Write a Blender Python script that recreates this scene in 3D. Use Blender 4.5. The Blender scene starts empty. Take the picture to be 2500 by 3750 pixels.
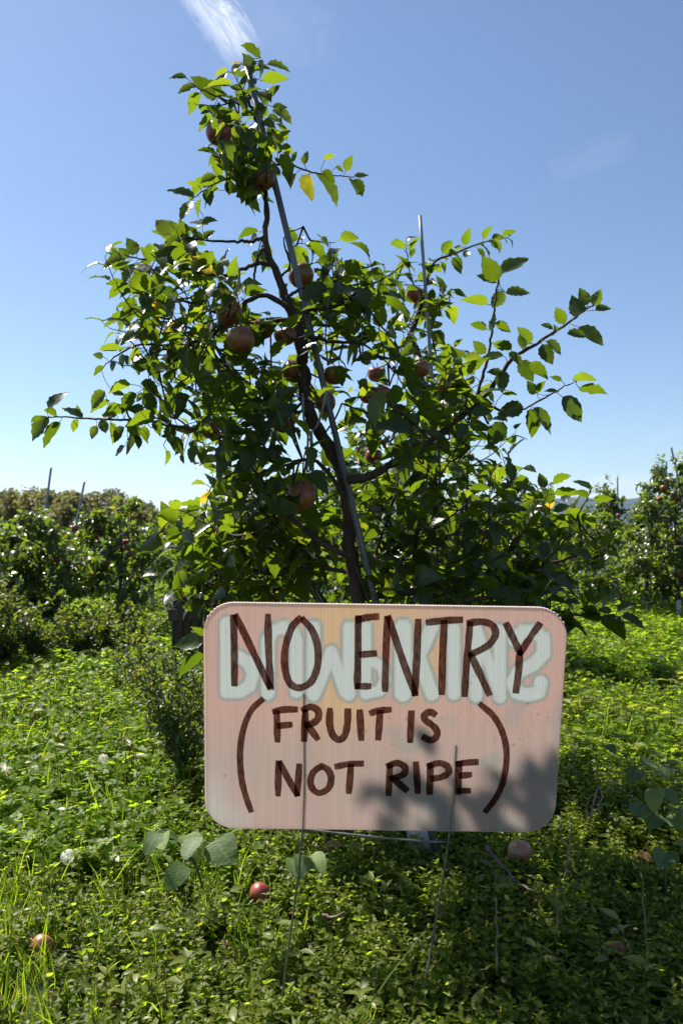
import bpy, math, random
import numpy as np
from mathutils import Vector, Matrix
rng = np.random.RandomState(7)
random.seed(7)
R = math.radians
scn = bpy.context.scene
col = scn.collection

# ------------------------------------------------------------------ camera
F = 28 / 36 * 3750.0                       # focal length in photo pixels
CX, CY, HOR = 1250.0, 1875.0, 1960.0
PITCH = math.atan((HOR - CY) / F)
CAM = np.array([0.0, 0.0, 0.88])
cd = bpy.data.cameras.new("camera")
cam = bpy.data.objects.new("camera", cd)
col.objects.link(cam)
cam.location = CAM
cam.rotation_euler = (R(90) + PITCH, 0, 0)
cd.sensor_fit = 'VERTICAL'
cd.sensor_height = 36
cd.lens = 28
cd.clip_start = 0.05
cd.clip_end = 20000
cd.dof.use_dof = True
cd.dof.focus_distance = 1.75
cd.dof.aperture_fstop = 8.0
scn.camera = cam

# ------------------------------------------------------------------ sky, sun, exposure
SUN_EL, SUN_AZ = R(52), R(-50)             # azimuth from +Y towards +X
sund = np.array([math.sin(SUN_AZ) * math.cos(SUN_EL), math.cos(SUN_AZ) * math.cos(SUN_EL), math.sin(SUN_EL)])
w = bpy.data.worlds.new("World")
scn.world = w
w.use_nodes = True
nt = w.node_tree
nt.nodes.clear()


def ray(px, py):
    c, s = math.cos(PITCH), math.sin(PITCH)
    u, v = (px - CX) / F, -(py - CY) / F
    return np.array([u, c - v * s, s + v * c])


def world_sky():
    N, L = nt.nodes, nt.links
    out = N.new('ShaderNodeOutputWorld')
    bg = N.new('ShaderNodeBackground')
    bg.inputs['Strength'].default_value = 0.062
    sky = N.new('ShaderNodeTexSky')
    sky.sky_type = 'NISHITA'
    sky.sun_disc = False
    sky.sun_elevation = SUN_EL
    sky.sun_rotation = SUN_AZ
    sky.altitude = 200
    sky.air_density = 1.0
    sky.dust_density = 0.45
    sky.ozone_density = 3.0
    tc = N.new('ShaderNodeTexCoord')
    last = sky.outputs[0]

    def mth(op, a, b=None, clamp=False):
        m = N.new('ShaderNodeMath'); m.operation = op; m.use_clamp = clamp
        for i, x in enumerate((a, b)):
            if x is None: continue
            if isinstance(x, (int, float)): m.inputs[i].default_value = x
            else: L.new(x, m.inputs[i])
        return m.outputs[0]

    def dot(v):
        m = N.new('ShaderNodeVectorMath'); m.operation = 'DOT_PRODUCT'
        L.new(tc.outputs['Generated'], m.inputs[0]); m.inputs[1].default_value = tuple(v)
        return m.outputs['Value']

    # wisps of cirrus, fixed directions of the sky
    for (a, b, wid, amt, sc) in (((640, -150), (905, 215), 0.023, 0.85, 11.0), ((980, -200), (1000, 260), 0.07, 0.10, 6.0),
                                 ((2000, 640), (2330, 520), 0.018, 0.07, 12.0), ((2350, 1620), (2520, 1570), 0.008, 0.1, 20.0),
                                 ((1900, 1800), (2500, 1790), 0.02, 0.35, 9.0)):
        A, B = ray(*a), ray(*b)
        A, B = A / np.linalg.norm(A), B / np.linalg.norm(B)
        C = (A + B) / 2; C /= np.linalg.norm(C)
        U = B - A; ln = np.linalg.norm(U) / 2; U -= C * U.dot(C); U /= np.linalg.norm(U)
        V = np.cross(C, U)
        u, v = mth('DIVIDE', dot(U), ln), mth('DIVIDE', dot(V), wid)
        comb = N.new('ShaderNodeCombineXYZ')
        L.new(mth('MULTIPLY', u, 0.7), comb.inputs[0]); L.new(v, comb.inputs[1])
        L.new(mth('MULTIPLY', dot(C), 0.3), comb.inputs[2])
        nz = N.new('ShaderNodeTexNoise'); nz.inputs['Scale'].default_value = sc * 0.22
        nz.inputs['Detail'].default_value = 6; nz.inputs['Roughness'].default_value = 0.62; nz.inputs['Distortion'].default_value = 0.8
        L.new(comb.outputs[0], nz.inputs['Vector'])
        n = nz.outputs['Fac']
        vv = mth('ADD', v, mth('MULTIPLY', mth('SUBTRACT', n, 0.5), 1.3))
        g = mth('SUBTRACT', 1.0, mth('MULTIPLY', vv, vv), True)
        gu = mth('SUBTRACT', 1.0, mth('POWER', mth('ABSOLUTE', u), 4.0), True)
        front = mth('GREATER_THAN', dot(C), 0.0)
        m = mth('MULTIPLY', mth('MULTIPLY', g, gu), mth('MULTIPLY', front, mth('MULTIPLY', mth('POWER', mth('MULTIPLY', n, 1.5), 1.8), amt)), True)
        mx = N.new('ShaderNodeMix'); mx.data_type = 'RGBA'
        L.new(m, mx.inputs['Factor']); L.new(last, mx.inputs['A'])
        mx.inputs['B'].default_value = (7.6, 8.0, 8.6, 1)
        last = mx.outputs['Result']
    L.new(last, bg.inputs['Color'])
    L.new(bg.outputs[0], out.inputs['Surface'])


world_sky()
sl = bpy.data.lights.new("sun", 'SUN')
sl.energy = 5.0
sl.angle = R(0.8)
sl.color = (1.0, 0.95, 0.86)
sun = bpy.data.objects.new("sun", sl)
sun.rotation_euler = Vector(sund).to_track_quat('Z', 'Y').to_euler()
sun.location = (-20, 30, 40)
col.objects.link(sun)
vs = scn.view_settings
vs.view_transform = 'Standard'
vs.look = 'None'
vs.exposure = 1.24
vs.gamma = 1.0
scn.cycles.max_bounces = 8
scn.cycles.diffuse_bounces = 3
scn.cycles.transmission_bounces = 4
scn.cycles.transparent_max_bounces = 16
scn.cycles.sample_clamp_indirect = 4.0


# ------------------------------------------------------------------ helpers
def P(px, py, d):
    """point seen at photo pixel px,py standing d metres in front of the camera"""
    r = ray(px, py)
    return CAM + r * (d / r[1])


def G(px, py, z=0.0):
    r = ray(px, py)
    return CAM + r * ((z - CAM[2]) / r[2])


def proj(p):
    q = np.asarray(p, float) - CAM
    c, s = math.cos(PITCH), math.sin(PITCH)
    fw, up = q[..., 1] * c + q[..., 2] * s, -q[..., 1] * s + q[..., 2] * c
    return CX + F * q[..., 0] / fw, CY - F * up / fw


def unit(v):
    v = np.asarray(v, float)
    return v / np.maximum(np.linalg.norm(v, axis=-1, keepdims=True), 1e-9)


def ground_z(x, y):
    x, y = np.asarray(x, float), np.asarray(y, float)
    near = 0.018 * np.sin(x * 2.3 + 1) * np.cos(y * 1.9) + 0.012 * np.sin(x * 5.1 + y * 3.7)
    hill = 1.6 / (1 + np.exp(-(y - 36) / 6.0)) / (1 + np.exp((x + 4) / 4.0))
    return near + hill


def tag(o, label=None, cat=None, group=None, kind=None):
    for k, v in (('label', label), ('category', cat), ('group', group), ('kind', kind)):
        if v: o[k] = v
    return o


class MB:
    """collects quads of any number of shapes for ONE mesh"""

    def __init__(self):
        self.v, self.q, self.a, self.n = [], [], [], 0

    def add(self, v, q, a=None):
        v = np.asarray(v, float).reshape(-1, 3)
        self.v.append(v)
        self.q.append(np.asarray(q, int).reshape(-1, 4) + self.n)
        if a is None: a = np.tile([0.5, 0.5, 0.5, 1.0], (len(v), 1))
        self.a.append(np.asarray(a, float))
        self.n += len(v)

    def tube(self, pts, r, n=6, cap=True):
        pts = np.asarray(pts, float)
        r = np.broadcast_to(np.asarray(r, float), (len(pts),)).copy()
        if cap:
            t0, t1 = unit(pts[0] - pts[1]), unit(pts[-1] - pts[-2])
            pts = np.vstack([pts[0] + t0 * r[0] * .02, pts, pts[-1] + t1 * r[-1] * .02])
            r = np.concatenate([[r[0] * .02], r, [r[-1] * .02]])
        tg = unit(np.gradient(pts, axis=0))
        if cap: tg[0], tg[-1] = tg[1], tg[-2]
        ref = np.array([0.31, 0.9, 0.2])
        if abs(tg.mean(0).dot(unit(ref))) > 0.9: ref = np.array([1.0, 0, 0.1])
        s = unit(np.cross(tg, ref)); b = np.cross(tg, s)
        ang = np.arange(n) * 2 * np.pi / n
        ring = pts[:, None] + r[:, None, None] * (s[:, None] * np.cos(ang)[None, :, None] + b[:, None] * np.sin(ang)[None, :, None])
        m = len(pts)
        i, j = np.meshgrid(np.arange(m - 1), np.arange(n), indexing='ij')
        k = (j + 1) % n
        self.add(ring, np.stack([i * n + j, i * n + k, (i + 1) * n + k, (i + 1) * n + j], -1))

    def box(self, c, h, rot=None):
        c, h = np.asarray(c, float), np.asarray(h, float)
        v = np.array([[x, y, z] for x in (-1, 1) for y in (-1, 1) for z in (-1, 1)], float) * h
        if rot is not None: v = v @ np.asarray(rot, float).T
        self.add(v + c, [[0, 1, 3, 2], [4, 6, 7, 5], [0, 4, 5, 1], [2, 3, 7, 6], [0, 2, 6, 4], [1, 5, 7, 3]])

    def lathe(self, prof, n, M=None, a=None):
        prof = np.asarray(prof, float)
        ang = np.arange(n) * 2 * np.pi / n
        v = np.stack([prof[:, None, 0] * np.cos(ang), prof[:, None, 0] * np.sin(ang), np.repeat(prof[:, 1:2], n, 1)], -1).reshape(-1, 3)
        if M is not None: v = v @ np.asarray(M[0]).T + np.asarray(M[1])
        m = len(prof)
        i, j = np.meshgrid(np.arange(m - 1), np.arange(n), indexing='ij')
        k = (j + 1) % n
        self.add(v, np.stack([i * n + j, i * n + k, (i + 1) * n + k, (i + 1) * n + j], -1))

    def build(self, name, mat, parent=None, smooth=True, origin=None):
        v, q, a = np.vstack(self.v), np.vstack(self.q), np.vstack(self.a)
        if origin is not None: v = v - np.asarray(origin)
        me = bpy.data.meshes.new(name)
        me.vertices.add(len(v)); me.vertices.foreach_set('co', v.astype(np.float32).ravel())
        me.loops.add(q.size); me.loops.foreach_set('vertex_index', q.astype(np.int32).ravel())
        me.polygons.add(len(q)); me.polygons.foreach_set('loop_start', np.arange(0, q.size, 4, dtype=np.int32))
        me.polygons.foreach_set('use_smooth', np.full(len(q), smooth))
        at = me.attributes.new('tone', 'FLOAT_COLOR', 'POINT')
        at.data.foreach_set('color', a.astype(np.float32).ravel())
        me.update(calc_edges=True)
        me.validate()
        me.materials.append(mat)
        o = bpy.data.objects.new(name, me)
        col.objects.link(o)
        if parent is not None: o.parent = parent
        if origin is not None and parent is None: o.location = origin
        return o


def empty(name, loc):
    o = bpy.data.objects.new(name, None)
    o.empty_display_size = 0.1
    o.location = loc
    col.objects.link(o)
    return o


def part(mb, name, mat, root, smooth=True):
    return mb.build(name, mat, root, smooth, origin=np.array(root.location))


def spline(pts, m=6):
    pts = np.asarray(pts, float)
    if len(pts) < 3:
        t = np.linspace(0, 1, m + 1)[:, None]
        return pts[0] * (1 - t) + pts[-1] * t
    p = np.vstack([2 * pts[0] - pts[1], pts, 2 * pts[-1] - pts[-2]])
    out = []
    for i in range(1, len(p) - 2):
        for t in np.linspace(0, 1, m, endpoint=False):
            out.append(.5 * (2 * p[i] + (p[i + 1] - p[i - 1]) * t + (2 * p[i - 1] - 5 * p[i] + 4 * p[i + 1] - p[i + 2]) * t * t
                             + (3 * p[i] - p[i - 1] - 3 * p[i + 1] + p[i + 2]) * t ** 3))
    out.append(p[-2])
    return np.array(out)


# leaf outlines: station along the midrib, half width
def outline(kind):
    if kind == 'apple':
        t = np.array([0, .05, .13, .22, .32, .43, .54, .65, .75, .84, .92, 1.0])
        h = np.array([.03, .42, .74, .9, 1.0, 1.0, .93, .80, .62, .42, .2, .015])
        h[2:-1] *= 1 + .07 * np.array([1, -1, 1, -1, 1, -1, 1, -1, 1])
    elif kind == 'low':
        t = np.array([0, .25, .6, 1.0]); h = np.array([.12, .95, .85, .04])
    elif kind == 'lance':
        t = np.array([0, .15, .35, .6, .82, 1.0]); h = np.array([.05, .62, 1.0, .85, .45, .03])
    elif kind == 'heart':
        th = np.linspace(.28, np.pi, 15); t = -.17 + 1.17 * (1 - np.cos(th)) / 2
        h = np.sin(th) ** .78 * (1.16 - .52 * t); h[t > .86] *= .82; h[-1] = .01
        h[1:-1] *= 1 + .025 * np.where(np.arange(13) % 2, 1, -1)
    elif kind == 'round':
        t = np.array([0, .3, .75, 1.0]); h = np.array([.1, .9, .95, .3])
    elif kind == 'blade':
        t = np.array([0, .35, .7, 1.0]); h = np.array([.8, 1.0, .7, .05])
    return t, h


def leaves(mb, pos, dr, nr, L, kind='apple', ratio=0.30, fold=0.25, curl=0.18, tone=None, petiole=None, wave=0.0):
    """leaf blades: pos base (n,3), dr direction, nr upper side, L length (n)"""
    pos, dr, nr = np.atleast_2d(pos), unit(np.atleast_2d(dr)), np.atleast_2d(nr)
    n = len(pos)
    L = np.broadcast_to(np.asarray(L, float), (n,))
    ratio = np.broadcast_to(np.asarray(ratio, float), (n,))
    fold = np.broadcast_to(np.asarray(fold, float), (n,)) * (0.6 + 0.8 * rng.rand(n))
    curl = np.broadcast_to(np.asarray(curl, float), (n,)) * (0.3 + 1.4 * rng.rand(n))
    side = unit(np.cross(nr, dr)); nr = np.cross(dr, side)
    t, h = outline(kind)
    m = len(t)
    x = t[None] * L[:, None]
    y = h[None] * (ratio * L)[:, None]
    zc = -curl[:, None] * (t[None] ** 2) * L[:, None]
    bend = (rng.rand(n) - .5)[:, None] * .16 * (t[None] ** 2) * L[:, None]
    V = np.zeros((n, m, 3, 3))
    wv = wave * (rng.rand(n, m) - .5) * L[:, None]
    for k, sg in enumerate((-1, 0, 1)):
        yy = y * sg + bend
        zz = zc + np.abs(y * sg) * fold[:, None] + (wv * (1 if sg > 0 else -.8) if sg else 0)
        V[:, :, k] = pos[:, None] + dr[:, None] * x[..., None] + side[:, None] * yy[..., None] + nr[:, None] * zz[..., None]
    A = np.ones((n, m, 3, 4))
    if tone is None: tone = rng.rand(n)
    A[..., 0] = np.asarray(tone)[:, None, None]
    A[..., 1] = np.clip(t, 0, 1)[None, :, None]
    A[..., 2] = np.array([1, 0, 1])[None, None]
    i, k = np.meshgrid(np.arange(m - 1), np.arange(2), indexing='ij')
    q = np.stack([i * 3 + k, (i + 1) * 3 + k, (i + 1) * 3 + k + 1, i * 3 + k + 1], -1).reshape(-1, 4)
    Q = q[None] + (np.arange(n) * m * 3)[:, None, None]
    mb.add(V.reshape(-1, 3), Q.reshape(-1, 4), A.reshape(-1, 4))
    if petiole is not None:
        pw = .0011
        st = np.asarray(petiole)
        up = nr * pw
        sv = side * pw
        V = np.stack([st - sv, st + sv, pos + sv, pos - sv, st - up, st + up, pos + up, pos - up], 1)
        A = np.ones((n, 8, 4)); A[..., 0] = np.asarray(tone)[:, None]; A[..., 1] = .0; A[..., 2] = 0
        Q = np.array([[0, 1, 2, 3], [4, 5, 6, 7]])[None] + (np.arange(n) * 8)[:, None, None]
        mb.add(V.reshape(-1, 3), Q.reshape(-1, 4), A.reshape(-1, 4))


def replicate(mb, protos, pos, yaw, scale, tilt=0.15):
    """copies of small plant prototypes into one mesh of uncountable cover"""
    pos = np.asarray(pos, float)
    which = rng.randint(0, len(protos), len(pos))
    for pi, (v, q, a) in enumerate(protos):
        s = which == pi
        n = int(s.sum())
        if not n: continue
        c, sn = np.cos(yaw[s]), np.sin(yaw[s])
        Vx = v[None, :, 0] * c[:, None] - v[None, :, 1] * sn[:, None]
        Vy = v[None, :, 0] * sn[:, None] + v[None, :, 1] * c[:, None]
        Vz = np.repeat(v[None, :, 2], n, 0)
        tx, ty = rng.randn(n) * tilt, rng.randn(n) * tilt
        Vx = Vx + Vz * tx[:, None]; Vy = Vy + Vz * ty[:, None]
        V = np.stack([Vx, Vy, Vz], -1) * scale[s][:, None, None] + pos[s][:, None]
        A = np.repeat(a[None], n, 0).copy()
        A[..., 0] = np.clip(A[..., 0] + (rng.rand(n)[:, None] - .5) * .5, 0, 1)
        Q = q[None] + (np.arange(n) * len(v))[:, None, None]
        mb.add(V.reshape(-1, 3), Q.reshape(-1, 4), A.reshape(-1, 4))


def proto(mb):
    return np.vstack(mb.v), np.vstack(mb.q), np.vstack(mb.a)


# ------------------------------------------------------------------ materials
def newmat(name):
    m = bpy.data.materials.new(name)
    m.use_nodes = True
    m.node_tree.nodes.clear()
    return m, m.node_tree.nodes, m.node_tree.links


KA = 0.72            # overall reflectance of the plants and things


def dim(stops, k):
    return [(p, tuple(x * k for x in c)) for p, c in stops]


def ramp(N, stops):
    r = N.new('ShaderNodeValToRGB')
    el = r.color_ramp.elements
    while len(el) < len(stops): el.new(0.5)
    for e, (p, c) in zip(el, stops):
        e.position = p; e.color = (*c, 1)
    return r


def leafmat(name, top, trans, tfac=0.5, rough=0.38, spec=0.5, midrib=(0.16, 0.2, 0.05), bump=0.0):
    """two-sided leaf: glossy cuticle, diffuse reflection, light coming through"""
    m, N, L = newmat(name)
    out = N.new('ShaderNodeOutputMaterial')
    at = N.new('ShaderNodeAttribute'); at.attribute_name = 'tone'
    sep = N.new('ShaderNodeSeparateColor'); L.new(at.outputs['Color'], sep.inputs[0])
    r1, r2 = ramp(N, dim(top, KA)), ramp(N, dim(trans, KA))
    geo = N.new('ShaderNodeNewGeometry')
    nz = N.new('ShaderNodeTexNoise'); nz.inputs['Scale'].default_value = 60; nz.inputs['Detail'].default_value = 3
    L.new(geo.outputs['Position'], nz.inputs['Vector'])
    mm = N.new('ShaderNodeMath'); mm.operation = 'MULTIPLY_ADD'
    L.new(nz.outputs['Fac'], mm.inputs[0]); mm.inputs[1].default_value = .22; 
    ad = N.new('ShaderNodeMath'); ad.operation = 'SUBTRACT'; L.new(sep.outputs[0], ad.inputs[0]); ad.inputs[1].default_value = .11
    L.new(ad.outputs[0], mm.inputs[2])
    L.new(mm.outputs[0], r1.inputs[0]); L.new(mm.outputs[0], r2.inputs[0])
    rib = N.new('ShaderNodeMapRange'); L.new(sep.outputs[2], rib.inputs['Value'])
    rib.inputs['From Min'].default_value = 0.0; rib.inputs['From Max'].default_value = 0.12
    rib.inputs['To Min'].default_value = 0.55; rib.inputs['To Max'].default_value = 0.0
    mx = N.new('ShaderNodeMix'); mx.data_type = 'RGBA'
    L.new(rib.outputs[0], mx.inputs['Factor']); L.new(r1.outputs[0], mx.inputs['A']); mx.inputs['B'].default_value = (*[x * KA for x in midrib], 1)
    va = N.new('ShaderNodeMath'); va.operation = 'MULTIPLY_ADD'; L.new(sep.outputs[1], va.inputs[0]); va.inputs[1].default_value = 6.5
    vb = N.new('ShaderNodeMath'); vb.operation = 'MULTIPLY'; L.new(sep.outputs[2], vb.inputs[0]); vb.inputs[1].default_value = -1.4
    L.new(vb.outputs[0], va.inputs[2])
    vf = N.new('ShaderNodeMath'); vf.operation = 'PINGPONG'; L.new(va.outputs[0], vf.inputs[0]); vf.inputs[1].default_value = .5
    vr = N.new('ShaderNodeMapRange'); L.new(vf.outputs[0], vr.inputs['Value']); vr.inputs['From Min'].default_value = 0; vr.inputs['From Max'].default_value = .10
    vr.inputs['To Min'].default_value = .38; vr.inputs['To Max'].default_value = 0
    mv = N.new('ShaderNodeMix'); mv.data_type = 'RGBA'; L.new(vr.outputs[0], mv.inputs['Factor']); L.new(mx.outputs['Result'], mv.inputs['A'])
    mv.inputs['B'].default_value = (*[x * KA for x in midrib], 1)
    mx = mv
    pb = N.new('ShaderNodeBsdfPrincipled')
    L.new(mx.outputs['Result'], pb.inputs['Base Color'])
    pb.inputs['Roughness'].default_value = rough
    pb.inputs['Specular IOR Level'].default_value = spec
    if bump:
        bp = N.new('ShaderNodeBump'); bp.inputs['Strength'].default_value = bump; bp.inputs['Distance'].default_value = .002
        n2 = N.new('ShaderNodeTexNoise'); n2.inputs['Scale'].default_value = 220; L.new(geo.outputs['Position'], n2.inputs['Vector'])
        L.new(n2.outputs['Fac'], bp.inputs['Height']); L.new(bp.outputs[0], pb.inputs['Normal'])
    tr = N.new('ShaderNodeBsdfTranslucent'); L.new(r2.outputs[0], tr.inputs['Color'])
    ms = N.new('ShaderNodeMixShader'); ms.inputs[0].default_value = tfac
    L.new(pb.outputs[0], ms.inputs[1]); L.new(tr.outputs[0], ms.inputs[2])
    L.new(ms.outputs[0], out.inputs['Surface'])
    return m


def surf(name, c1, c2, scale=8.0, rough=0.8, spec=0.3, metallic=0.0, bump=0.0, stretch=(1, 1, 1), detail=5, coord='Object', lo=.35, hi=.65, bdist=.01):
    m, N, L = newmat(name)
    out = N.new('ShaderNodeOutputMaterial')
    tc = N.new('ShaderNodeTexCoord'); mp = N.new('ShaderNodeMapping'); mp.inputs['Scale'].default_value = stretch
    L.new(tc.outputs[coord], mp.inputs['Vector'])
    nz = N.new('ShaderNodeTexNoise'); nz.inputs['Scale'].default_value = scale; nz.inputs['Detail'].default_value = detail
    L.new(mp.outputs[0], nz.inputs['Vector'])
    r = ramp(N, dim([(lo, c1), (hi, c2)], KA)); L.new(nz.outputs['Fac'], r.inputs[0])
    pb = N.new('ShaderNodeBsdfPrincipled'); L.new(r.outputs[0], pb.inputs['Base Color'])
    pb.inputs['Roughness'].default_value = rough; pb.inputs['Specular IOR Level'].default_value = spec
    pb.inputs['Metallic'].default_value = metallic
    if bump:
        bp = N.new('ShaderNodeBump'); bp.inputs['Strength'].default_value = bump; bp.inputs['Distance'].default_value = bdist
        L.new(nz.outputs['Fac'], bp.inputs['Height']); L.new(bp.outputs[0], pb.inputs['Normal'])
    L.new(pb.outputs[0], out.inputs['Surface'])
    return m


M = {}
M['apple_leaf'] = leafmat('apple_leaf', [(0, (.022, .042, .014)), (.6, (.036, .066, .017)), (.9, (.06, .09, .022)), (1, (.2, .17, .02))],
                          [(0, (.10, .17, .006)), (.6, (.24, .35, .010)), (.88, (.40, .48, .018)), (.97, (.7, .55, .03)), (1, (.75, .48, .04))], .56, .31, .55, bump=.25)
M['far_leaf'] = leafmat('far_apple_leaf', [(0, (.045, .075, .025)), (.7, (.07, .105, .03)), (1, (.12, .12, .03))],
                        [(0, (.2, .32, .015)), (.7, (.32, .45, .022)), (1, (.6, .5, .04))], .45, .34, .6)
M['weed'] = leafmat('ground_weed_leaf', [(0, (.09, .12, .014)), (.6, (.19, .225, .028)), (1, (.30, .31, .07))],
                    [(0, (.27, .45, .014)), (.6, (.42, .62, .022)), (1, (.58, .70, .05))], .60, .45, .25)
M['lance'] = leafmat('lance_leaf', [(0, (.10, .14, .02)), (.6, (.18, .225, .04)), (1, (.28, .31, .09))],
                     [(0, (.3, .42, .02)), (.6, (.48, .56, .03)), (1, (.7, .72, .08))], .45, .42, .35)
M['grass'] = leafmat('grass_blade', [(0, (.06, .12, .012)), (.6, (.105, .18, .018)), (1, (.2, .2, .05))],
                     [(0, (.24, .42, .012)), (.6, (.46, .68, .02)), (1, (.8, .7, .10))], .55, .36, .35, midrib=(.1, .17, .03))
M['clover'] = leafmat('clover_leaf', [(0, (.075, .14, .009)), (.6, (.15, .24, .015)), (1, (.22, .30, .03))],
                      [(0, (.32, .56, .012)), (.6, (.44, .70, .02)), (1, (.58, .76, .04))], .58, .45, .15, midrib=(.08, .14, .03))
M['velvet'] = leafmat('velvet_leaf', [(0, (.09, .17, .05)), (.6, (.16, .25, .085)), (1, (.22, .32, .08))],
                      [(0, (.25, .36, .02)), (.6, (.42, .52, .02)), (1, (.6, .62, .03))], .42, .6, .35, midrib=(.32, .38, .22), bump=.5)
M['bush'] = leafmat('bush_leaf', [(0, (.045, .07, .025)), (.6, (.075, .11, .04)), (1, (.15, .12, .04))],
                    [(0, (.2, .3, .02)), (.7, (.36, .46, .03)), (1, (.6, .36, .04))], .45, .42, .4)
M['wood_far'] = leafmat('woodland_leaf', [(0, (.06, .08, .045)), (.5, (.11, .12, .05)), (1, (.18, .145, .06))],
                        [(0, (.15, .21, .07)), (.5, (.27, .30, .085)), (1, (.40, .31, .09))], .4, .6, .25)
M['seed'] = leafmat('seed_head', [(0, (.12, .07, .03)), (1, (.28, .19, .09))], [(0, (.25, .14, .04)), (1, (.5, .34, .12))], .45, .7, .2, midrib=(.2, .14, .05))
M['bark'] = surf('apple_bark', (.055, .038, .028), (.12, .09, .065), 40, .85, .2, bump=.6, stretch=(1, 1, .3), bdist=.004)
M['twig'] = surf('twig_bark', (.10, .06, .045), (.22, .15, .12), 60, .7, .3)
M['conduit'] = surf('galvanised_conduit', (.13, .135, .14), (.24, .245, .25), 30, .5, .4, .5, stretch=(1, 1, .1))
M['pole'] = surf('light_galvanised_pole', (.28, .31, .34), (.42, .45, .48), 30, .6, .3, .1, stretch=(1, 1, .1))
M['wire'] = surf('galvanised_wire', (.20, .21, .20), (.36, .37, .36), 50, .45, .5, .6)
M['guard'] = surf('white_trunk_guard', (.42, .42, .40), (.72, .72, .70), 20, .5, .4)
M['board'] = surf('weathered_board', (.055, .042, .032), (.15, .115, .085), 14, .85, .2, bump=.5, stretch=(3, 3, .25))
M['strap'] = surf('grey_strap', (.20, .20, .17), (.34, .33, .28), 30, .6, .3)
M['dry'] = surf('dry_stalk', (.20, .14, .09), (.42, .30, .22), 40, .7, .3)
M['fluff'] = leafmat('dandelion_fluff', [(0, (1.1, 1.08, 1.04)), (1, (1.25, 1.22, 1.18))], [(0, (1.1, 1.08, 1.0)), (1, (1.25, 1.22, 1.15))], .5, .7, .1, midrib=(1.1, 1.08, 1.0))
M['stem'] = surf('green_stem', (.07, .11, .03), (.13, .17, .05), 30, .6, .3)


def applemat(name, red, yellow, lo, hi):
    m, N, L = newmat(name)
    out = N.new('ShaderNodeOutputMaterial')
    tc = N.new('ShaderNodeTexCoord')
    mp = N.new('ShaderNodeMapping'); mp.inputs['Scale'].default_value = (1, 1, .35); L.new(tc.outputs['Object'], mp.inputs[0])
    n1 = N.new('ShaderNodeTexNoise'); n1.inputs['Scale'].default_value = 26; n1.inputs['Detail'].default_value = 5; L.new(mp.outputs[0], n1.inputs['Vector'])
    r = ramp(N, dim([(lo, yellow), (hi, red)], KA)); L.new(n1.outputs['Fac'], r.inputs[0])
    n2 = N.new('ShaderNodeTexVoronoi'); n2.inputs['Scale'].default_value = 260; L.new(tc.outputs['Object'], n2.inputs['Vector'])
    sp = ramp(N, [(.10, (1, 1, 1)), (.22, (0, 0, 0))]); L.new(n2.outputs['Distance'], sp.inputs[0])
    mx = N.new('ShaderNodeMix'); mx.data_type = 'RGBA'; mx.inputs['B'].default_value = (.55, .36, .2, 1)
    k = N.new('ShaderNodeMath'); k.operation = 'MULTIPLY'; L.new(sp.outputs[0], k.inputs[0]); k.inputs[1].default_value = .55
    L.new(k.outputs[0], mx.inputs['Factor']); L.new(r.outputs[0], mx.inputs['A'])
    pb = N.new('ShaderNodeBsdfPrincipled'); L.new(mx.outputs['Result'], pb.inputs['Base Color'])
    pb.inputs['Roughness'].default_value = .33; pb.inputs['Specular IOR Level'].default_value = .5
    pb.inputs['Subsurface Weight'].default_value = .12; pb.inputs['Subsurface Radius'].default_value = (.01, .004, .002)
    pb.inputs['Subsurface Scale'].default_value = .6
    L.new(pb.outputs[0], out.inputs['Surface'])
    return m


M['apple'] = applemat('apple_skin_blush', (.27, .075, .032), (.34, .20, .045), .36, .62)
M['apple_red'] = applemat('apple_skin_red', (.28, .035, .035), (.36, .10, .05), .35, .7)
M['apple_tan'] = applemat('apple_skin_tan', (.42, .15, .085), (.50, .32, .17), .35, .7)

# ------------------------------------------------------------------ ground, hills
def sheet(name, mat, xs, ys, zf, kind='structure'):
    X, Y = np.meshgrid(xs, ys)
    Z = zf(X, Y)
    mb = MB()
    n, m = len(xs), len(ys)
    i, j = np.meshgrid(np.arange(m - 1), np.arange(n - 1), indexing='ij')
    mb.add(np.stack([X, Y, Z], -1).reshape(-1, 3), np.stack([i * n + j, i * n + j + 1, (i + 1) * n + j + 1, (i + 1) * n + j], -1))
    return tag(mb.build(name, mat), kind=kind)


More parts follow.
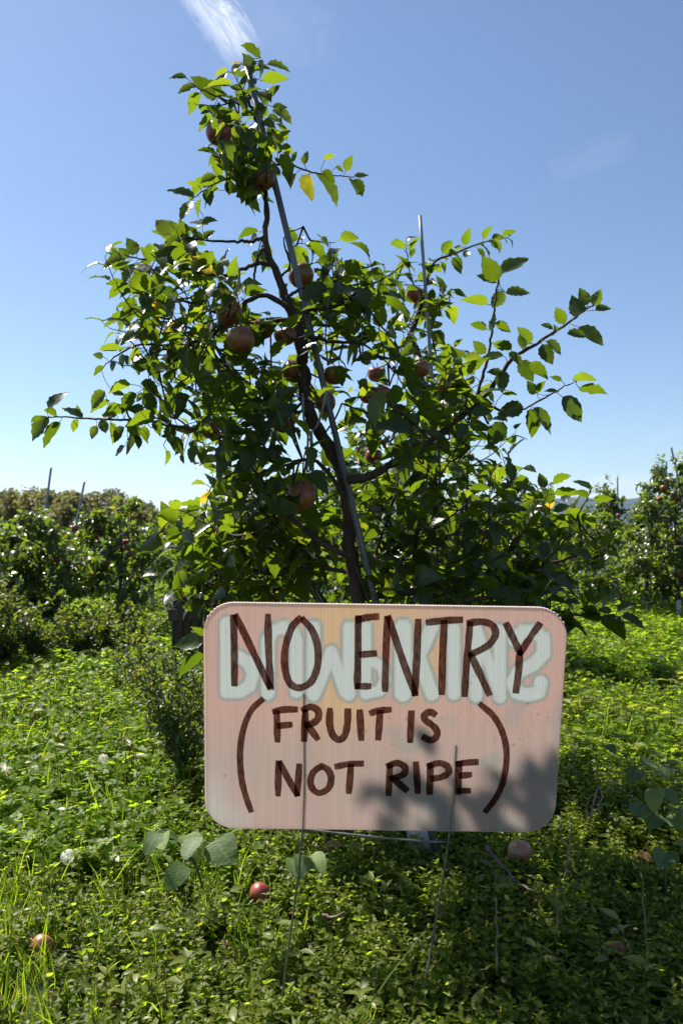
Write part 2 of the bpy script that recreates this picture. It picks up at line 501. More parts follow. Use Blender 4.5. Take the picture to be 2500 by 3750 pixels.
def groundmat():
    m, N, L = newmat('orchard_soil')
    out = N.new('ShaderNodeOutputMaterial')
    tc = N.new('ShaderNodeTexCoord')
    n1 = N.new('ShaderNodeTexNoise'); n1.inputs['Scale'].default_value = 9; n1.inputs['Detail'].default_value = 8; L.new(tc.outputs['Object'], n1.inputs['Vector'])
    n2 = N.new('ShaderNodeTexNoise'); n2.inputs['Scale'].default_value = .7; n2.inputs['Detail'].default_value = 4; L.new(tc.outputs['Object'], n2.inputs['Vector'])
    r1 = ramp(N, [(.3, (.012, .018, .008)), (.5, (.025, .036, .012)), (.7, (.04, .04, .022))]); L.new(n1.outputs['Fac'], r1.inputs[0])
    r2 = ramp(N, [(.35, (.045, .08, .015)), (.65, (.07, .09, .022))]); L.new(n2.outputs['Fac'], r2.inputs[0])
    sep = N.new('ShaderNodeSeparateXYZ'); L.new(tc.outputs['Object'], sep.inputs[0])
    mr = N.new('ShaderNodeMapRange'); mr.inputs['From Min'].default_value = 4; mr.inputs['From Max'].default_value = 12; L.new(sep.outputs[1], mr.inputs['Value'])
    mx = N.new('ShaderNodeMix'); mx.data_type = 'RGBA'
    L.new(mr.outputs[0], mx.inputs['Factor']); L.new(r1.outputs[0], mx.inputs['A']); L.new(r2.outputs[0], mx.inputs['B'])
    pb = N.new('ShaderNodeBsdfPrincipled'); L.new(mx.outputs['Result'], pb.inputs['Base Color']); pb.inputs['Roughness'].default_value = .95
    pb.inputs['Specular IOR Level'].default_value = .1
    bp = N.new('ShaderNodeBump'); bp.inputs['Strength'].default_value = .8; bp.inputs['Distance'].default_value = .03
    L.new(n1.outputs['Fac'], bp.inputs['Height']); L.new(bp.outputs[0], pb.inputs['Normal'])
    L.new(pb.outputs[0], out.inputs['Surface'])
    return m


u = np.linspace(-1, 1, 181)
sx = np.sinh(u * 7.6) * 1.5
sheet('ground', groundmat(), sx, sx + 3, ground_z)
M['hill'] = surf('wooded_hillside', (.03, .045, .03), (.06, .075, .04), .05, .95, .1, bump=.8, bdist=6.0)


def hillz(X, Y):
    a = (X - 300) / 900
    ridge = 126 * np.exp(-((X - 1150) / 700) ** 2) + 78 * np.exp(-((X - 250) / 500) ** 2) + 60 * np.exp(-((X + 900) / 900) ** 2)
    ridge = ridge * (1 + .05 * np.sin(X / 90.0) + .025 * np.sin(X / 31.0 + 1)) + 2.0 * np.sin(X / 11.0)
    t = np.clip((Y - 2000) / 700, 0, 1)
    return -2 + ridge * np.sin(t * np.pi / 2 * 1.0) * np.where(Y > 2700, np.clip(1 - (Y - 2700) / 500, 0, 1), 1)


sheet('hills', M['hill'], np.linspace(-1800, 3000, 420), np.linspace(1900, 3200, 40), hillz)

# the air between here and the far hills
def haze():
    m, N, L = newmat('haze_air')
    out = N.new('ShaderNodeOutputMaterial')
    v = N.new('ShaderNodeVolumePrincipled')
    v.inputs['Color'].default_value = (.42, .62, 1.0, 1)
    v.inputs['Density'].default_value = .00010
    v.inputs['Anisotropy'].default_value = .2
    L.new(v.outputs[0], out.inputs['Volume'])
    mb = MB(); mb.box((600, 1600, 74), (3400, 2200, 78))
    tag(mb.build('haze', m, smooth=False), 'thin blue haze in the distance', 'haze', kind='stuff')
haze()

# ------------------------------------------------------------------ the sign
SR = None
sw, sh = 0.6096, 0.4064
sc_ = CAM + np.array([.0709, 1.3708, -.3160])
sxv = unit(np.array([.99978, .01235, -.01687]))
snv = np.array([-.00901, .98266, .18521]); snv = unit(snv - sxv * sxv.dot(snv))     # towards the back
szv = np.cross(sxv, snv)


def SP(x, z, y=0.0):
    """point of the sign: x along, z up, y behind the front face"""
    x, z, y = np.broadcast_arrays(np.asarray(x, float), np.asarray(z, float), np.asarray(y, float))
    return sc_ + x[..., None] * sxv + z[..., None] * szv + y[..., None] * snv


def to_sign(px, py):
    r = ray(px, py)
    t = (sc_ - CAM).dot(snv) / r.dot(snv)
    q = CAM + r * t - sc_
    return q.dot(sxv), q.dot(szv)


sign = empty('yard_sign', (sc_[0], sc_[1] + .08, 0.0))
tag(sign, 'pinkish corrugated plastic yard sign hand-lettered NO ENTRY on a wire stake', 'sign')


def seg_dist(px, py, pts):
    d = np.full(px.shape, 1e9)
    for (ax, ay), (bx, by) in zip(pts[:-1], pts[1:]):
        vx, vy = bx - ax, by - ay
        t = np.clip(((px - ax) * vx + (py - ay) * vy) / (vx * vx + vy * vy + 1e-9), 0, 1)
        d = np.minimum(d, np.hypot(px - ax - t * vx, py - ay - t * vy))
    return d


def sstep(a, b, x):
    t = np.clip((x - a) / (b - a), 0, 1)
    return t * t * (3 - 2 * t)


def panel():
    r = .052
    th = np.linspace(0, np.pi / 2, 14)
    zc = sh / 2 - r + r * np.sin(th)
    zs = np.concatenate([-zc[::-1], np.linspace(-(sh / 2 - r), sh / 2 - r, 150)[1:-1], zc])
    dz = np.clip(np.abs(zs) - (sh / 2 - r), 0, r)
    xm = sw / 2 - r + np.sqrt(np.maximum(r * r - dz * dz, 0))
    us = np.linspace(-1, 1, 261)
    X = us[None] * xm[:, None]; Z = np.repeat(zs[:, None], len(us), 1)
    V = SP(X, Z)
    px, py = proj(V)
    # --- print of the other side showing through: pale letters, soft teal rims, on pink and orange; painted leaf shade is blended in too
    a = lambda pts: [(740 + x * .4337, 2200 + y * .4337) for x, y in pts]
    b = lambda pts: [(1400 + x * .44, 2200 + y * .44) for x, y in pts]
    strokes = [(a([(205, 190), (205, 770)]), 20), (a([(300, 470), (390, 520), (430, 620), (400, 720), (320, 770), (220, 770)]), 20),
               (a([(555, 330), (555, 780)]), 22), (a([(555, 340), (600, 250), (690, 225), (770, 270), (795, 340), (795, 770)]), 20),
               (a([(940, 225), (940, 790)]), 22), (a([(965, 760), (1090, 430), (1205, 770)]), 19), (a([(1240, 225), (1240, 790)]), 20),
               (a([(1380, 215), (1380, 790)]), 17), (a([(1420, 500), (1520, 560), (1545, 660), (1500, 760), (1385, 785)]), 17),
               (b([(170, 225), (170, 770)]), 28), (b([(410, 220), (300, 460), (410, 775)]), 22),
               (b([(592, 235), (592, 775)]), 20), (b([(775, 235), (775, 790)]), 21), (b([(790, 260), (965, 760)]), 17), (b([(975, 250), (975, 800)]), 20),
               (b([(1100, 330), (1150, 265), (1250, 250), (1335, 310), (1340, 440), (1250, 535), (1130, 590), (1085, 680), (1120, 765), (1210, 785), (1300, 760), (1315, 680)]), 22)]
    d = np.full(px.shape, 1e9)
    for pts, hw in strokes: d = np.minimum(d, seg_dist(px, py, pts) - hw)
    white = 1 - sstep(-3, 7, d)
    rim = (1 - sstep(7, 19, d)) * (1 - white)
    pink = np.array([.42, .275, .24]); orange = np.array([.46, .315, .19]); pale = np.array([.395, .435, .42]); teal = np.array([.225, .265, .25]); low = np.array([.34, .275, .245])
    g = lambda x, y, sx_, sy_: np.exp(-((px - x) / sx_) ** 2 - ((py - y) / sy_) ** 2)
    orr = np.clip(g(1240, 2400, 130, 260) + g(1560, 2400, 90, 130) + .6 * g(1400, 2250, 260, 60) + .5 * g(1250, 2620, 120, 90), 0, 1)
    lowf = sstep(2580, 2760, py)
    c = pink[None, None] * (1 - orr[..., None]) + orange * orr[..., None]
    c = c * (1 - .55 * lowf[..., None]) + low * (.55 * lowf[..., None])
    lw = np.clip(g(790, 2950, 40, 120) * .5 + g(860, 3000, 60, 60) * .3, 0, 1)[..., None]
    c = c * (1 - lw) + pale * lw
    leaf_shade = np.zeros(px.shape)  # soft leaf shade painted into the panel colour as teal-grey blotches
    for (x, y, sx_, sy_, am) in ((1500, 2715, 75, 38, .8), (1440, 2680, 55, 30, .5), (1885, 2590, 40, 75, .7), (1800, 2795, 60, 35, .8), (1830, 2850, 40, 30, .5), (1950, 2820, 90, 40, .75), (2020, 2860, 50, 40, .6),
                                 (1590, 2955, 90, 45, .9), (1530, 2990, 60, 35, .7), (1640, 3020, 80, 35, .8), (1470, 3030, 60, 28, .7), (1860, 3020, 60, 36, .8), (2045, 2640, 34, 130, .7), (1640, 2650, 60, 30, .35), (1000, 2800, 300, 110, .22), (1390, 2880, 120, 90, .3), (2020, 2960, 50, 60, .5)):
        leaf_shade = np.maximum(leaf_shade, am * (1 - sstep(.55, 1.25, np.hypot((px - x) / sx_ + .25 * np.sin(py / 23.0), (py - y) / sy_ + .25 * np.sin(px / 31.0 + y)))))
    bl = (leaf_shade * .6)[..., None]
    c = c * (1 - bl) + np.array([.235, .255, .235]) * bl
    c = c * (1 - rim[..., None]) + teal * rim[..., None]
    c = c * (1 - white[..., None]) + pale * white[..., None]
    # splashes of dried mud, mostly at the right
    dirt = np.zeros(px.shape)
    rs = np.random.RandomState(3)
    for (mx, my, s, n) in ((1790, 2590, 30, 40), (1850, 2610, 60, 60), (1930, 2740, 45, 60), (1960, 2620, 50, 45), (1620, 2420, 40, 16), (1720, 2480, 40, 16),
                           (1440, 2650, 60, 20), (2000, 2290, 30, 10), (1050, 2480, 60, 12), (1500, 2800, 300, 40), (1900, 2900, 90, 25), (1100, 2800, 250, 25)):
        for k in range(n):
            x, y = mx + rs.randn() * s, my + rs.randn() * s
            dirt = np.maximum(dirt, np.exp(-((px - x) ** 2 + (py - y) ** 2) / (1.0 + 3.2 * rs.rand() ** 3) ** 2) * (.15 + .85 * rs.rand() ** 1.5))
    c = c * (1 - .85 * dirt[..., None]) + np.array([.12, .07, .035]) * (.85 * dirt[..., None])
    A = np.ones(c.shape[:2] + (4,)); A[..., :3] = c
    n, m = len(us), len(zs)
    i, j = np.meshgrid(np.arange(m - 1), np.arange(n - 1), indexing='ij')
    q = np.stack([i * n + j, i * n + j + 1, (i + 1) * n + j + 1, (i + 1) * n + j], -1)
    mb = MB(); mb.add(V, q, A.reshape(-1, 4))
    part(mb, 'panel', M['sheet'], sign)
    back = MB(); back.add(SP(X[:, ::4], Z[:, ::4], .0042), (lambda n: np.stack([i[:, :(n - 1)] * n + j[:, :(n - 1)], i[:, :(n - 1)] * n + j[:, :(n - 1)] + 1, (i[:, :(n - 1)] + 1) * n + j[:, :(n - 1)] + 1, (i[:, :(n - 1)] + 1) * n + j[:, :(n - 1)]], -1))(len(us[::4])))
    part(back, 'back_sheet', M['back_sheet'], sign)
    # cut edge: two thin lips and the flute webs between them
    an = np.linspace(0, np.pi / 2, 12)
    loop = [(sw / 2 - r + r * np.cos(t), sh / 2 - r + r * np.sin(t)) for t in an] + [(-(sw / 2 - r) - r * np.sin(t), sh / 2 - r + r * np.cos(t)) for t in an] \
        + [(-(sw / 2 - r) - r * np.cos(t), -(sh / 2 - r) - r * np.sin(t)) for t in an] + [(sw / 2 - r + r * np.sin(t), -(sh / 2 - r) - r * np.cos(t)) for t in an]
    loop = np.array(loop)
    e = MB()
    for y0, y1 in ((-.0004, .0006), (.0036, .0047)):
        k = len(loop)
        cen = loop * (1 - .0006 / np.linalg.norm(loop, axis=1, keepdims=True))
        ring = [SP(loop[:, 0], loop[:, 1], y0), SP(loop[:, 0], loop[:, 1], y1), SP(cen[:, 0], cen[:, 1], y1), SP(cen[:, 0], cen[:, 1], y0)]
        ii = np.arange(k); jj = (ii + 1) % k
        for s in range(4):
            t = (s + 1) % 4
            e.add(np.vstack([ring[s], ring[t]]), np.stack([ii, jj, jj + k, ii + k], -1))
    k2 = np.where(loop[:, 1] > sh / 2 - r * .9)[0]
    cen = loop * (1 - .0012 / np.linalg.norm(loop, axis=1, keepdims=True))
    k2 = k2[:24]
    n2 = len(k2); i2 = np.arange(n2 - 1)
    e.add(np.vstack([SP(cen[k2, 0], cen[k2, 1], .0006), SP(cen[k2, 0], cen[k2, 1], .0036)]), np.stack([i2, i2 + 1, i2 + 1 + n2, i2 + n2], -1))
    rt = np.stack([sxv, snv, szv], 1)
    for x in np.arange(-sw / 2 + .008, sw / 2 - .006, .0055):
        dx = max(abs(x) - (sw / 2 - r), 0)
        zt = sh / 2 - r + math.sqrt(max(r * r - dx * dx, 0)) + .0002
        e.box(SP(x, zt - .0012, .0012), (.0016, .0022, .0012), rt)
    part(e, 'fluted_edge', M['edge'], sign, smooth=False)


def sheetmat():
    m, N, L = newmat('corrugated_plastic_front')
    out = N.new('ShaderNodeOutputMaterial')
    at = N.new('ShaderNodeAttribute'); at.attribute_name = 'tone'
    tc = N.new('ShaderNodeTexCoord')
    wv = N.new('ShaderNodeTexWave'); wv.wave_type = 'BANDS'; wv.bands_direction = 'X'; wv.inputs['Scale'].default_value = 57.0
    wv.inputs['Distortion'].default_value = .15; L.new(tc.outputs['Object'], wv.inputs['Vector'])
    mp = N.new('ShaderNodeMapping'); mp.inputs['Scale'].default_value = (90, 1, 3); L.new(tc.outputs['Object'], mp.inputs[0])
    nz = N.new('ShaderNodeTexNoise'); nz.inputs['Scale'].default_value = 1.0; nz.inputs['Detail'].default_value = 4; L.new(mp.outputs[0], nz.inputs['Vector'])
    n3 = N.new('ShaderNodeTexNoise'); n3.inputs['Scale'].default_value = 900; n3.inputs['Detail'].default_value = 2; L.new(tc.outputs['Object'], n3.inputs['Vector'])
    f = N.new('ShaderNodeMath'); f.operation = 'MULTIPLY_ADD'; L.new(wv.outputs['Fac'], f.inputs[0]); f.inputs[1].default_value = .10; f.inputs[2].default_value = .90
    f2 = N.new('ShaderNodeMath'); f2.operation = 'MULTIPLY_ADD'; L.new(nz.outputs['Fac'], f2.inputs[0]); f2.inputs[1].default_value = .26; L.new(f.outputs[0], f2.inputs[2])
    f3 = N.new('ShaderNodeMath'); f3.operation = 'MULTIPLY_ADD'; L.new(n3.outputs['Fac'], f3.inputs[0]); f3.inputs[1].default_value = .1; L.new(f2.outputs[0], f3.inputs[2])
    f4 = N.new('ShaderNodeMath'); f4.operation = 'SUBTRACT'; L.new(f3.outputs[0], f4.inputs[0]); f4.inputs[1].default_value = .05
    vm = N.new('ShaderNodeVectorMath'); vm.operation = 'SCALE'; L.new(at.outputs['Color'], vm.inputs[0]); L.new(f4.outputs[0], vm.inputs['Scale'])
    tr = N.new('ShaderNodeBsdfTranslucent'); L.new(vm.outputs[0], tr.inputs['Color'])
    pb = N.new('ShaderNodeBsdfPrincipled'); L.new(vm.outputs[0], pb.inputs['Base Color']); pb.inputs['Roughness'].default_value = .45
    pb.inputs['Specular IOR Level'].default_value = .35
    ms = N.new('ShaderNodeMixShader'); ms.inputs[0].default_value = .52
    L.new(pb.outputs[0], ms.inputs[1]); L.new(tr.outputs[0], ms.inputs[2]); L.new(ms.outputs[0], out.inputs['Surface'])
    return m


def clearmat(name, tint, dif, fac):
    m, N, L = newmat(name)
    out = N.new('ShaderNodeOutputMaterial')
    t = N.new('ShaderNodeBsdfTransparent'); t.inputs[0].default_value = (*tint, 1)
    d = N.new('ShaderNodeBsdfPrincipled'); d.inputs['Base Color'].default_value = (*dif, 1); d.inputs['Roughness'].default_value = .4
    ms = N.new('ShaderNodeMixShader'); ms.inputs[0].default_value = fac
    L.new(t.outputs[0], ms.inputs[1]); L.new(d.outputs[0], ms.inputs[2]); L.new(ms.outputs[0], out.inputs['Surface'])
    return m, N, L, t


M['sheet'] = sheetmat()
m, N, L, t = clearmat('corrugated_plastic_back', (.97, .97, .97), (.8, .7, .65), .6)
bt = N.new('ShaderNodeBsdfTranslucent'); bt.inputs[0].default_value = (.9, .88, .86, 1)
L.new(bt.outputs[0], [n for n in N if n.type == 'MIX_SHADER'][0].inputs[2])
M['back_sheet'] = m
m, N, L, t = clearmat('felt_marker_ink', (.2, .1, .09), (.03, .015, .012), .12)
tc = N.new('ShaderNodeTexCoord'); mp = N.new('ShaderNodeMapping'); mp.inputs['Scale'].default_value = (420, 1, 60); L.new(tc.outputs['Object'], mp.inputs[0])
nz = N.new('ShaderNodeTexNoise'); nz.inputs['Scale'].default_value = 1; nz.inputs['Detail'].default_value = 3; L.new(mp.outputs[0], nz.inputs['Vector'])
rp = ramp(N, [(.3, (.075, .033, .027)), (.72, (.33, .19, .17))]); L.new(nz.outputs['Fac'], rp.inputs[0]); L.new(rp.outputs[0], t.inputs[0])
M['ink'] = m
m, N, L = newmat('cut_plastic_edge')
out = N.new('ShaderNodeOutputMaterial'); pb = N.new('ShaderNodeBsdfPrincipled'); pb.inputs['Base Color'].default_value = (.85, .80, .76, 1); pb.inputs['Roughness'].default_value = .4
tr = N.new('ShaderNodeBsdfTranslucent'); tr.inputs[0].default_value = (.9, .8, .74, 1)
ms = N.new('ShaderNodeMixShader'); ms.inputs[0].default_value = .4; L.new(pb.outputs[0], ms.inputs[1]); L.new(tr.outputs[0], ms.inputs[2])
tp = N.new('ShaderNodeBsdfTransparent'); ms2 = N.new('ShaderNodeMixShader'); ms2.inputs[0].default_value = .2
L.new(ms.outputs[0], ms2.inputs[1]); L.new(tp.outputs[0], ms2.inputs[2]); L.new(ms2.outputs[0], out.inputs['Surface'])
M['edge'] = m
panel()

K = lambda pts: [(700 + x * .92474, 2150 + y * .92474) for x, y in pts]
TEXT = {
    'no_entry_lettering': (14.5, [[(168, 116), (171, 250), (172, 386)], [(176, 112), (245, 255), (312, 396)], [(304, 112), (307, 250), (315, 400)],
                  [(432, 122), (398, 160), (373, 240), (370, 310), (384, 368), (408, 394), (440, 396), (478, 370), (500, 310), (500, 235), (478, 170), (440, 126)],
                  [(661, 118), (660, 260), (657, 396)], [(656, 130), (695, 120), (737, 116)], [(668, 267), (728, 262)], [(655, 392), (706, 392)],
                  [(776, 122), (770, 270), (767, 408)], [(780, 118), (830, 270), (886, 424)], [(898, 132), (893, 270), (885, 424)],
                  [(935, 140), (1000, 132), (1068, 129)], [(1001, 136), (994, 280), (991, 420)],
                  [(1103, 142), (1090, 290), (1081, 428)], [(1096, 142), (1150, 137), (1190, 150), (1204, 185), (1180, 225), (1140, 250), (1105, 266)], [(1106, 268), (1140, 340), (1178, 424)],
                  [(1246, 146), (1275, 205), (1302, 262)], [(1378, 146), (1340, 200), (1300, 264)], [(1299, 256), (1294, 340), (1284, 414)]]),
    'bracket_lettering': (13, [[(282, 444), (238, 488), (208, 560), (194, 650), (199, 750), (215, 822), (237, 886)],
                  [(1143, 463), (1195, 510), (1230, 572), (1247, 650), (1240, 738), (1213, 820), (1164, 888)]]),
    'fruit_is_lettering': (14.5, [[(339, 492), (342, 608)], [(328, 492), (370, 484), (416, 484)], [(346, 548), (395, 544)],
                  [(452, 490), (447, 606)], [(442, 486), (475, 474), (502, 490), (502, 520), (482, 538), (455, 546)], [(462, 548), (500, 600)],
                  [(549, 484), (548, 540), (560, 585), (585, 604), (608, 586), (618, 540), (620, 486)],
                  [(667, 490), (673, 602)], [(711, 498), (745, 488), (786, 485)], [(747, 492), (740, 600)],
                  [(871, 494), (866, 610)], [(964, 504), (945, 494), (924, 506), (924, 524), (945, 540), (968, 562), (972, 588), (950, 606), (918, 594)]]),
    'not_ripe_lettering': (14, [[(346, 692), (344, 822)], [(350, 694), (385, 760), (420, 822)], [(428, 704), (420, 822)],
                  [(514, 708), (484, 732), (472, 770), (484, 802), (512, 814), (544, 794), (554, 756), (542, 724), (516, 708)],
                  [(574, 710), (625, 700), (677, 698)], [(632, 704), (624, 812)],
                  [(786, 702), (781, 820)], [(778, 708), (815, 696), (845, 712), (842, 738), (815, 752), (790, 758)], [(796, 756), (852, 804)],
                  [(889, 696), (896, 812)],
                  [(946, 702), (943, 816)], [(938, 708), (980, 696), (1014, 710), (1016, 736), (988, 752), (950, 758)],
                  [(1060, 694), (1056, 816)], [(1052, 700), (1090, 694), (1130, 692)], [(1064, 746), (1104, 742)], [(1058, 806), (1100, 806)]])}


def marker():
    lay = 0
    groups = {'no_entry_lettering': (3, 1, 4, 3, 2, 3, 3), 'bracket_lettering': (1, 1), 'fruit_is_lettering': (3, 3, 1, 1, 2, 1, 1), 'not_ripe_lettering': (3, 1, 2, 3, 1, 2, 4)}
    for name, (hw, strokes) in TEXT.items():
        g0 = 0
        for gn in groups[name]:
            mb = MB()
            for s in strokes[g0:g0 + gn]:
                p2 = np.array([to_sign(*p) for p in K(s)])
                p3 = spline(np.c_[p2, np.zeros(len(p2))], 8)[:, :2]
                h = hw * .92474 / 2165.0
                tg = unit(np.gradient(p3, axis=0)); nm = np.stack([-tg[:, 1], tg[:, 0]], 1)
                p3[0] -= tg[0] * h * .5; p3[-1] += tg[-1] * h * .5
                wd = h * (1 + .07 * rng.randn(len(p3))); wd[0] *= .86; wd[-1] *= .86
                if len(p3) > 3: wd[1:-1] = (wd[:-2] + wd[1:-1] + wd[2:]) / 3
                a_, b_ = p3 + nm * wd[:, None], p3 - nm * wd[:, None]
                y = -.0006 - .00006 * (lay % 8); lay += 1
                n = len(p3)
                i = np.arange(n - 1)
                mb.add(np.vstack([SP(a_[:, 0], a_[:, 1], y), SP(b_[:, 0], b_[:, 1], y)]), np.stack([i, i + 1, i + 1 + n, i + n], -1))
            g0 += gn
            part(mb, 'bracket' if 'bracket' in name else 'letter', M['ink'], sign, smooth=False)
        assert g0 == len(strokes), (name, g0, len(strokes))


marker()


def stake():
    """wire H stake whose upper prongs run up inside the flutes"""
    mb = MB()
    def leg(top, knee, foot):
        x0, z0 = to_sign(*top); x1, z1 = to_sign(*knee); x2, z2 = to_sign(*foot)
        p = [SP(x0, z0, .0021), SP(x1, z1, .0021), SP(x2, z2, .006)]
        d = unit(p[2] - p[1]); p.append(p[2] + d * max((p[2][2] + .03) / max(-d[2], .1), .01))
        mb.tube(spline(p, 4), .0019, 8)
    leg((1112, 2540), (1108, 3040), (1040, 3600))
    leg((1668, 2730), (1648, 3040), (1545, 3690))
    xs = [to_sign(*p) for p in ((1107, 3042), (1200, 3054), (1330, 3068), (1480, 3083), (1634, 3092))]
    mb.tube(spline([SP(x, z, .0062) for x, z in xs], 4), .0019, 8)
    part(mb, 'wire_stake', M['wire'], sign)


stake()


# ------------------------------------------------------------------ trees
class Tree:
    def __init__(self, leaf='apple', sides=6, ratio=.315):
        self.wood, self.leaf = MB(), MB()
        self.nodes = []            # skeleton points new twigs may spring from
        self.kind, self.sides, self.ratio = leaf, sides, ratio

    def limb(self, pts, r0, r1, m=6, jit=0.0, keep=True):
        p = spline(pts, m)
        if jit: p[1:-1] += rng.randn(len(p) - 2, 3) * jit
        r = np.linspace(r0, r1, len(p)) * (1 + .05 * rng.randn(len(p)))
        self.wood.tube(p, r, self.sides)
        if keep: self.nodes.append(p)
        return p

    def leafon(self, p, n, L, t0=0.1, droop=.3):
        """n leaves in a spiral along the twig p"""
        n = max(int(n), 1)
        t = np.sort(np.clip(np.linspace(t0, 1, n) + rng.randn(n) * .02, 0, 1)) * (len(p) - 1)
        i = np.minimum(t.astype(int), len(p) - 2); f = (t - i)[:, None]
        base = p[i] * (1 - f) + p[i + 1] * f
        T = unit(p[i + 1] - p[i])
        ref = np.where(np.abs(T[:, 2:3]) > .9, np.array([[1., 0, 0]]), np.array([[0, 0, 1.]]))
        s = unit(np.cross(T, ref)); b = np.cross(s, T)
        ph = rng.rand() * 6.28 + np.arange(n) * 2.4 + rng.randn(n) * .3
        Rd = s * np.cos(ph)[:, None] + b * np.sin(ph)[:, None]
        dr = unit(Rd * .85 + T * (.35 + .5 * rng.rand(n)[:, None]) + np.array([0, 0, -droop]) * rng.rand(n)[:, None] * 1.6 + rng.randn(n, 3) * .18)
        nr = unit(np.array([0, 0, .9]) + T * .35 + rng.randn(n, 3) * .5)
        LL = L * (.78 + .55 * rng.rand(n))
        LL[-2:] *= .75
        pet = LL * (.25 + .2 * rng.rand(n))
        tone = np.clip(rng.beta(2, 2.2, n) * .9, 0, 1)
        tone[rng.rand(n) < .012] = .98
        bp = base + unit(dr + np.array([0, 0, .3])) * pet[:, None]
        lo = self.kind == 'low'
        leaves(self.leaf, bp, dr, nr, LL, self.kind, self.ratio * (.85 + .3 * rng.rand(n)), .38, .42, tone, None if lo else base, 0 if lo else .08)

    def shoot(self, pts, n, L=.062, r=.0035, t0=.12, r1=.0012):
        p = self.limb(pts, r, r1, 6, .0008)
        self.leafon(p, n, L, t0)

    def leafpx(self, lst, tf, d, width=.6, dv=.08):
        """single leaves read off the photo: base, tip, apparent width over length"""
        B, T, Wd = [], [], []
        for q in lst:
            bx, by, tx, ty = q[:4]
            Wd.append(q[4] if len(q) > 4 else .45)
            dd = d + rng.randn() * dv
            B.append(P(*tf(bx, by), dd)); T.append(P(*tf(tx, ty), dd + rng.randn() * .012))
        B, T, Wd = np.array(B), np.array(T), np.array(Wd)
        dr = T - B; Ln = np.linalg.norm(dr, axis=1); dr = unit(dr)
        v = unit((B + T) / 2 - CAM)
        s = unit(np.cross(dr, v)); s *= np.where(s[:, 2:3] < 0, -1, 1)
        f = np.clip(Wd / width, .15, 1)
        nr = v * -f[:, None] + s * np.sqrt(1 - f * f)[:, None]
        nr = np.where(rng.rand(len(f), 1) < .5, nr, v * f[:, None] + s * np.sqrt(1 - f * f)[:, None])
        tone = rng.beta(2, 2.2, len(f)) * .9
        for i, q in enumerate(lst):
            if len(q) > 5: tone[i] = q[5]
        leaves(self.leaf, B, dr, nr, Ln, 'apple', .31, .34, .09, tone, None, .07)
        # leaf stalks back to the nearest twig
        allp = np.vstack(self.nodes)
        for b, dd, l in zip(B, dr, Ln):
            k = np.argmin(((allp - b) ** 2).sum(1))
            if np.linalg.norm(allp[k] - b) < .12:
                self.wood.tube(spline([allp[k], (allp[k] + b) / 2 - dd * .004, b + dd * .002], 3), .0009, 4, False)

    def fill(self, px, py, rx, ry, d0, d1, n, ln=.16, L=.062, up=.45, axis=None, per=.021):
        allp = np.vstack(self.nodes)
        if py > 1750 and L == .062: L = .067
        n = int(round(n * (.60 if py < 1700 else .68)))
        for k in range(n):
            a, q = rng.rand() * 6.283, math.sqrt(rng.rand())
            x, y = px + math.cos(a) * q * rx, py + math.sin(a) * q * ry
            dd = d0 + (d1 - d0) * rng.rand()
            if d0 < 2.5 and -70 < x - (905 + (y - 245) * .24) < 60 and 700 < y: dd = max(dd, 2.2 + .2 * rng.rand())
            e = P(x, y, dd)
            self.twig(e, allp, ln, L, up, per)

    def twig(self, e, allp, ln, L, up=.45, per=.021):
        dist = np.linalg.norm(allp - e, axis=1)
        k = np.argmin(dist + (allp[:, 2] > e[2] + .1) * .15)
        root = allp[k]
        o = unit(e - root + rng.randn(3) * .02)
        dr = unit(o * .7 + np.array([0, 0, up]) + rng.randn(3) * .45)
        l = ln * (.6 + .8 * rng.rand())
        a = e - dr * l * .5; b = e + dr * l * .5
        mid = a - (a - root) * .35 + np.array([0, 0, -.01])
        self.limb([root, mid, a], .003, .0024, 3, 0, False)
        p = self.limb([a, (a + b) / 2 + rng.randn(3) * l * .05, b], .0024, .001, 4, .0006, False)
        self.leafon(p, l / per, L, 0.02)

    def finish(self, name, base, label, group=None, leaf='apple_leaf', bark='bark'):
        root = empty(name, base)
        tag(root, label, 'tree', group)
        part(self.wood, 'trunk', M[bark], root)
        part(self.leaf, 'crown', M[leaf], root)
        return root


def guard(root, base, r, h, lean=(0, 0)):
    mb = MB()
    z = np.linspace(0.01, h, 5)
    mb.tube([np.array(base) + np.array([lean[0] * t, lean[1] * t, t]) for t in z], r, 12)
    part(mb, 'trunk_guard', M['guard'], root)


APPLE_PROF = [(.0005, .30), (.10, .33), (.22, .40), (.36, .44), (.47, .38), (.53, .24), (.545, .06), (.52, -.12), (.45, -.28), (.34, -.40), (.22, -.455), (.12, -.44), (.04, -.40), (.0005, -.39)]


def apple(c, rad, label, group, mat='apple', tilt=.35, stem=True, name='apple', axis=None):
    """one fruit, c its centre, rad its radius"""
    root = empty(name, c)
    tag(root, label, 'apple', group)
    ax = unit(np.array([rng.randn() * tilt, rng.randn() * tilt, 1]) if axis is None else np.array(axis, float))
    s = unit(np.cross(ax, [0, 1, .1])); b = np.cross(ax, s)
    mt = np.stack([s, b, ax], 1)
    mb = MB()
    sq = .90 + .13 * rng.rand()
    mt2 = mt @ np.array([[1 + .03 * rng.randn(), .02 * rng.randn(), .05 * rng.randn()], [0, 1 + .03 * rng.randn(), .05 * rng.randn()], [0, 0, 1]])
    mb.lathe(np.array(APPLE_PROF) * rad * np.array([1.84, 1.84 * sq]), 20, (mt2, c))
    part(mb, 'skin', M[mat], root)
    if stem:
        st = MB(); c = np.asarray(c)
        st.tube(spline([c + ax * rad * .5, c + ax * rad * .9, c + ax * rad * 1.25 + s * rad * .15], 3), rad * .045, 5)
        part(st, 'stem', M['twig'], root)
    return root


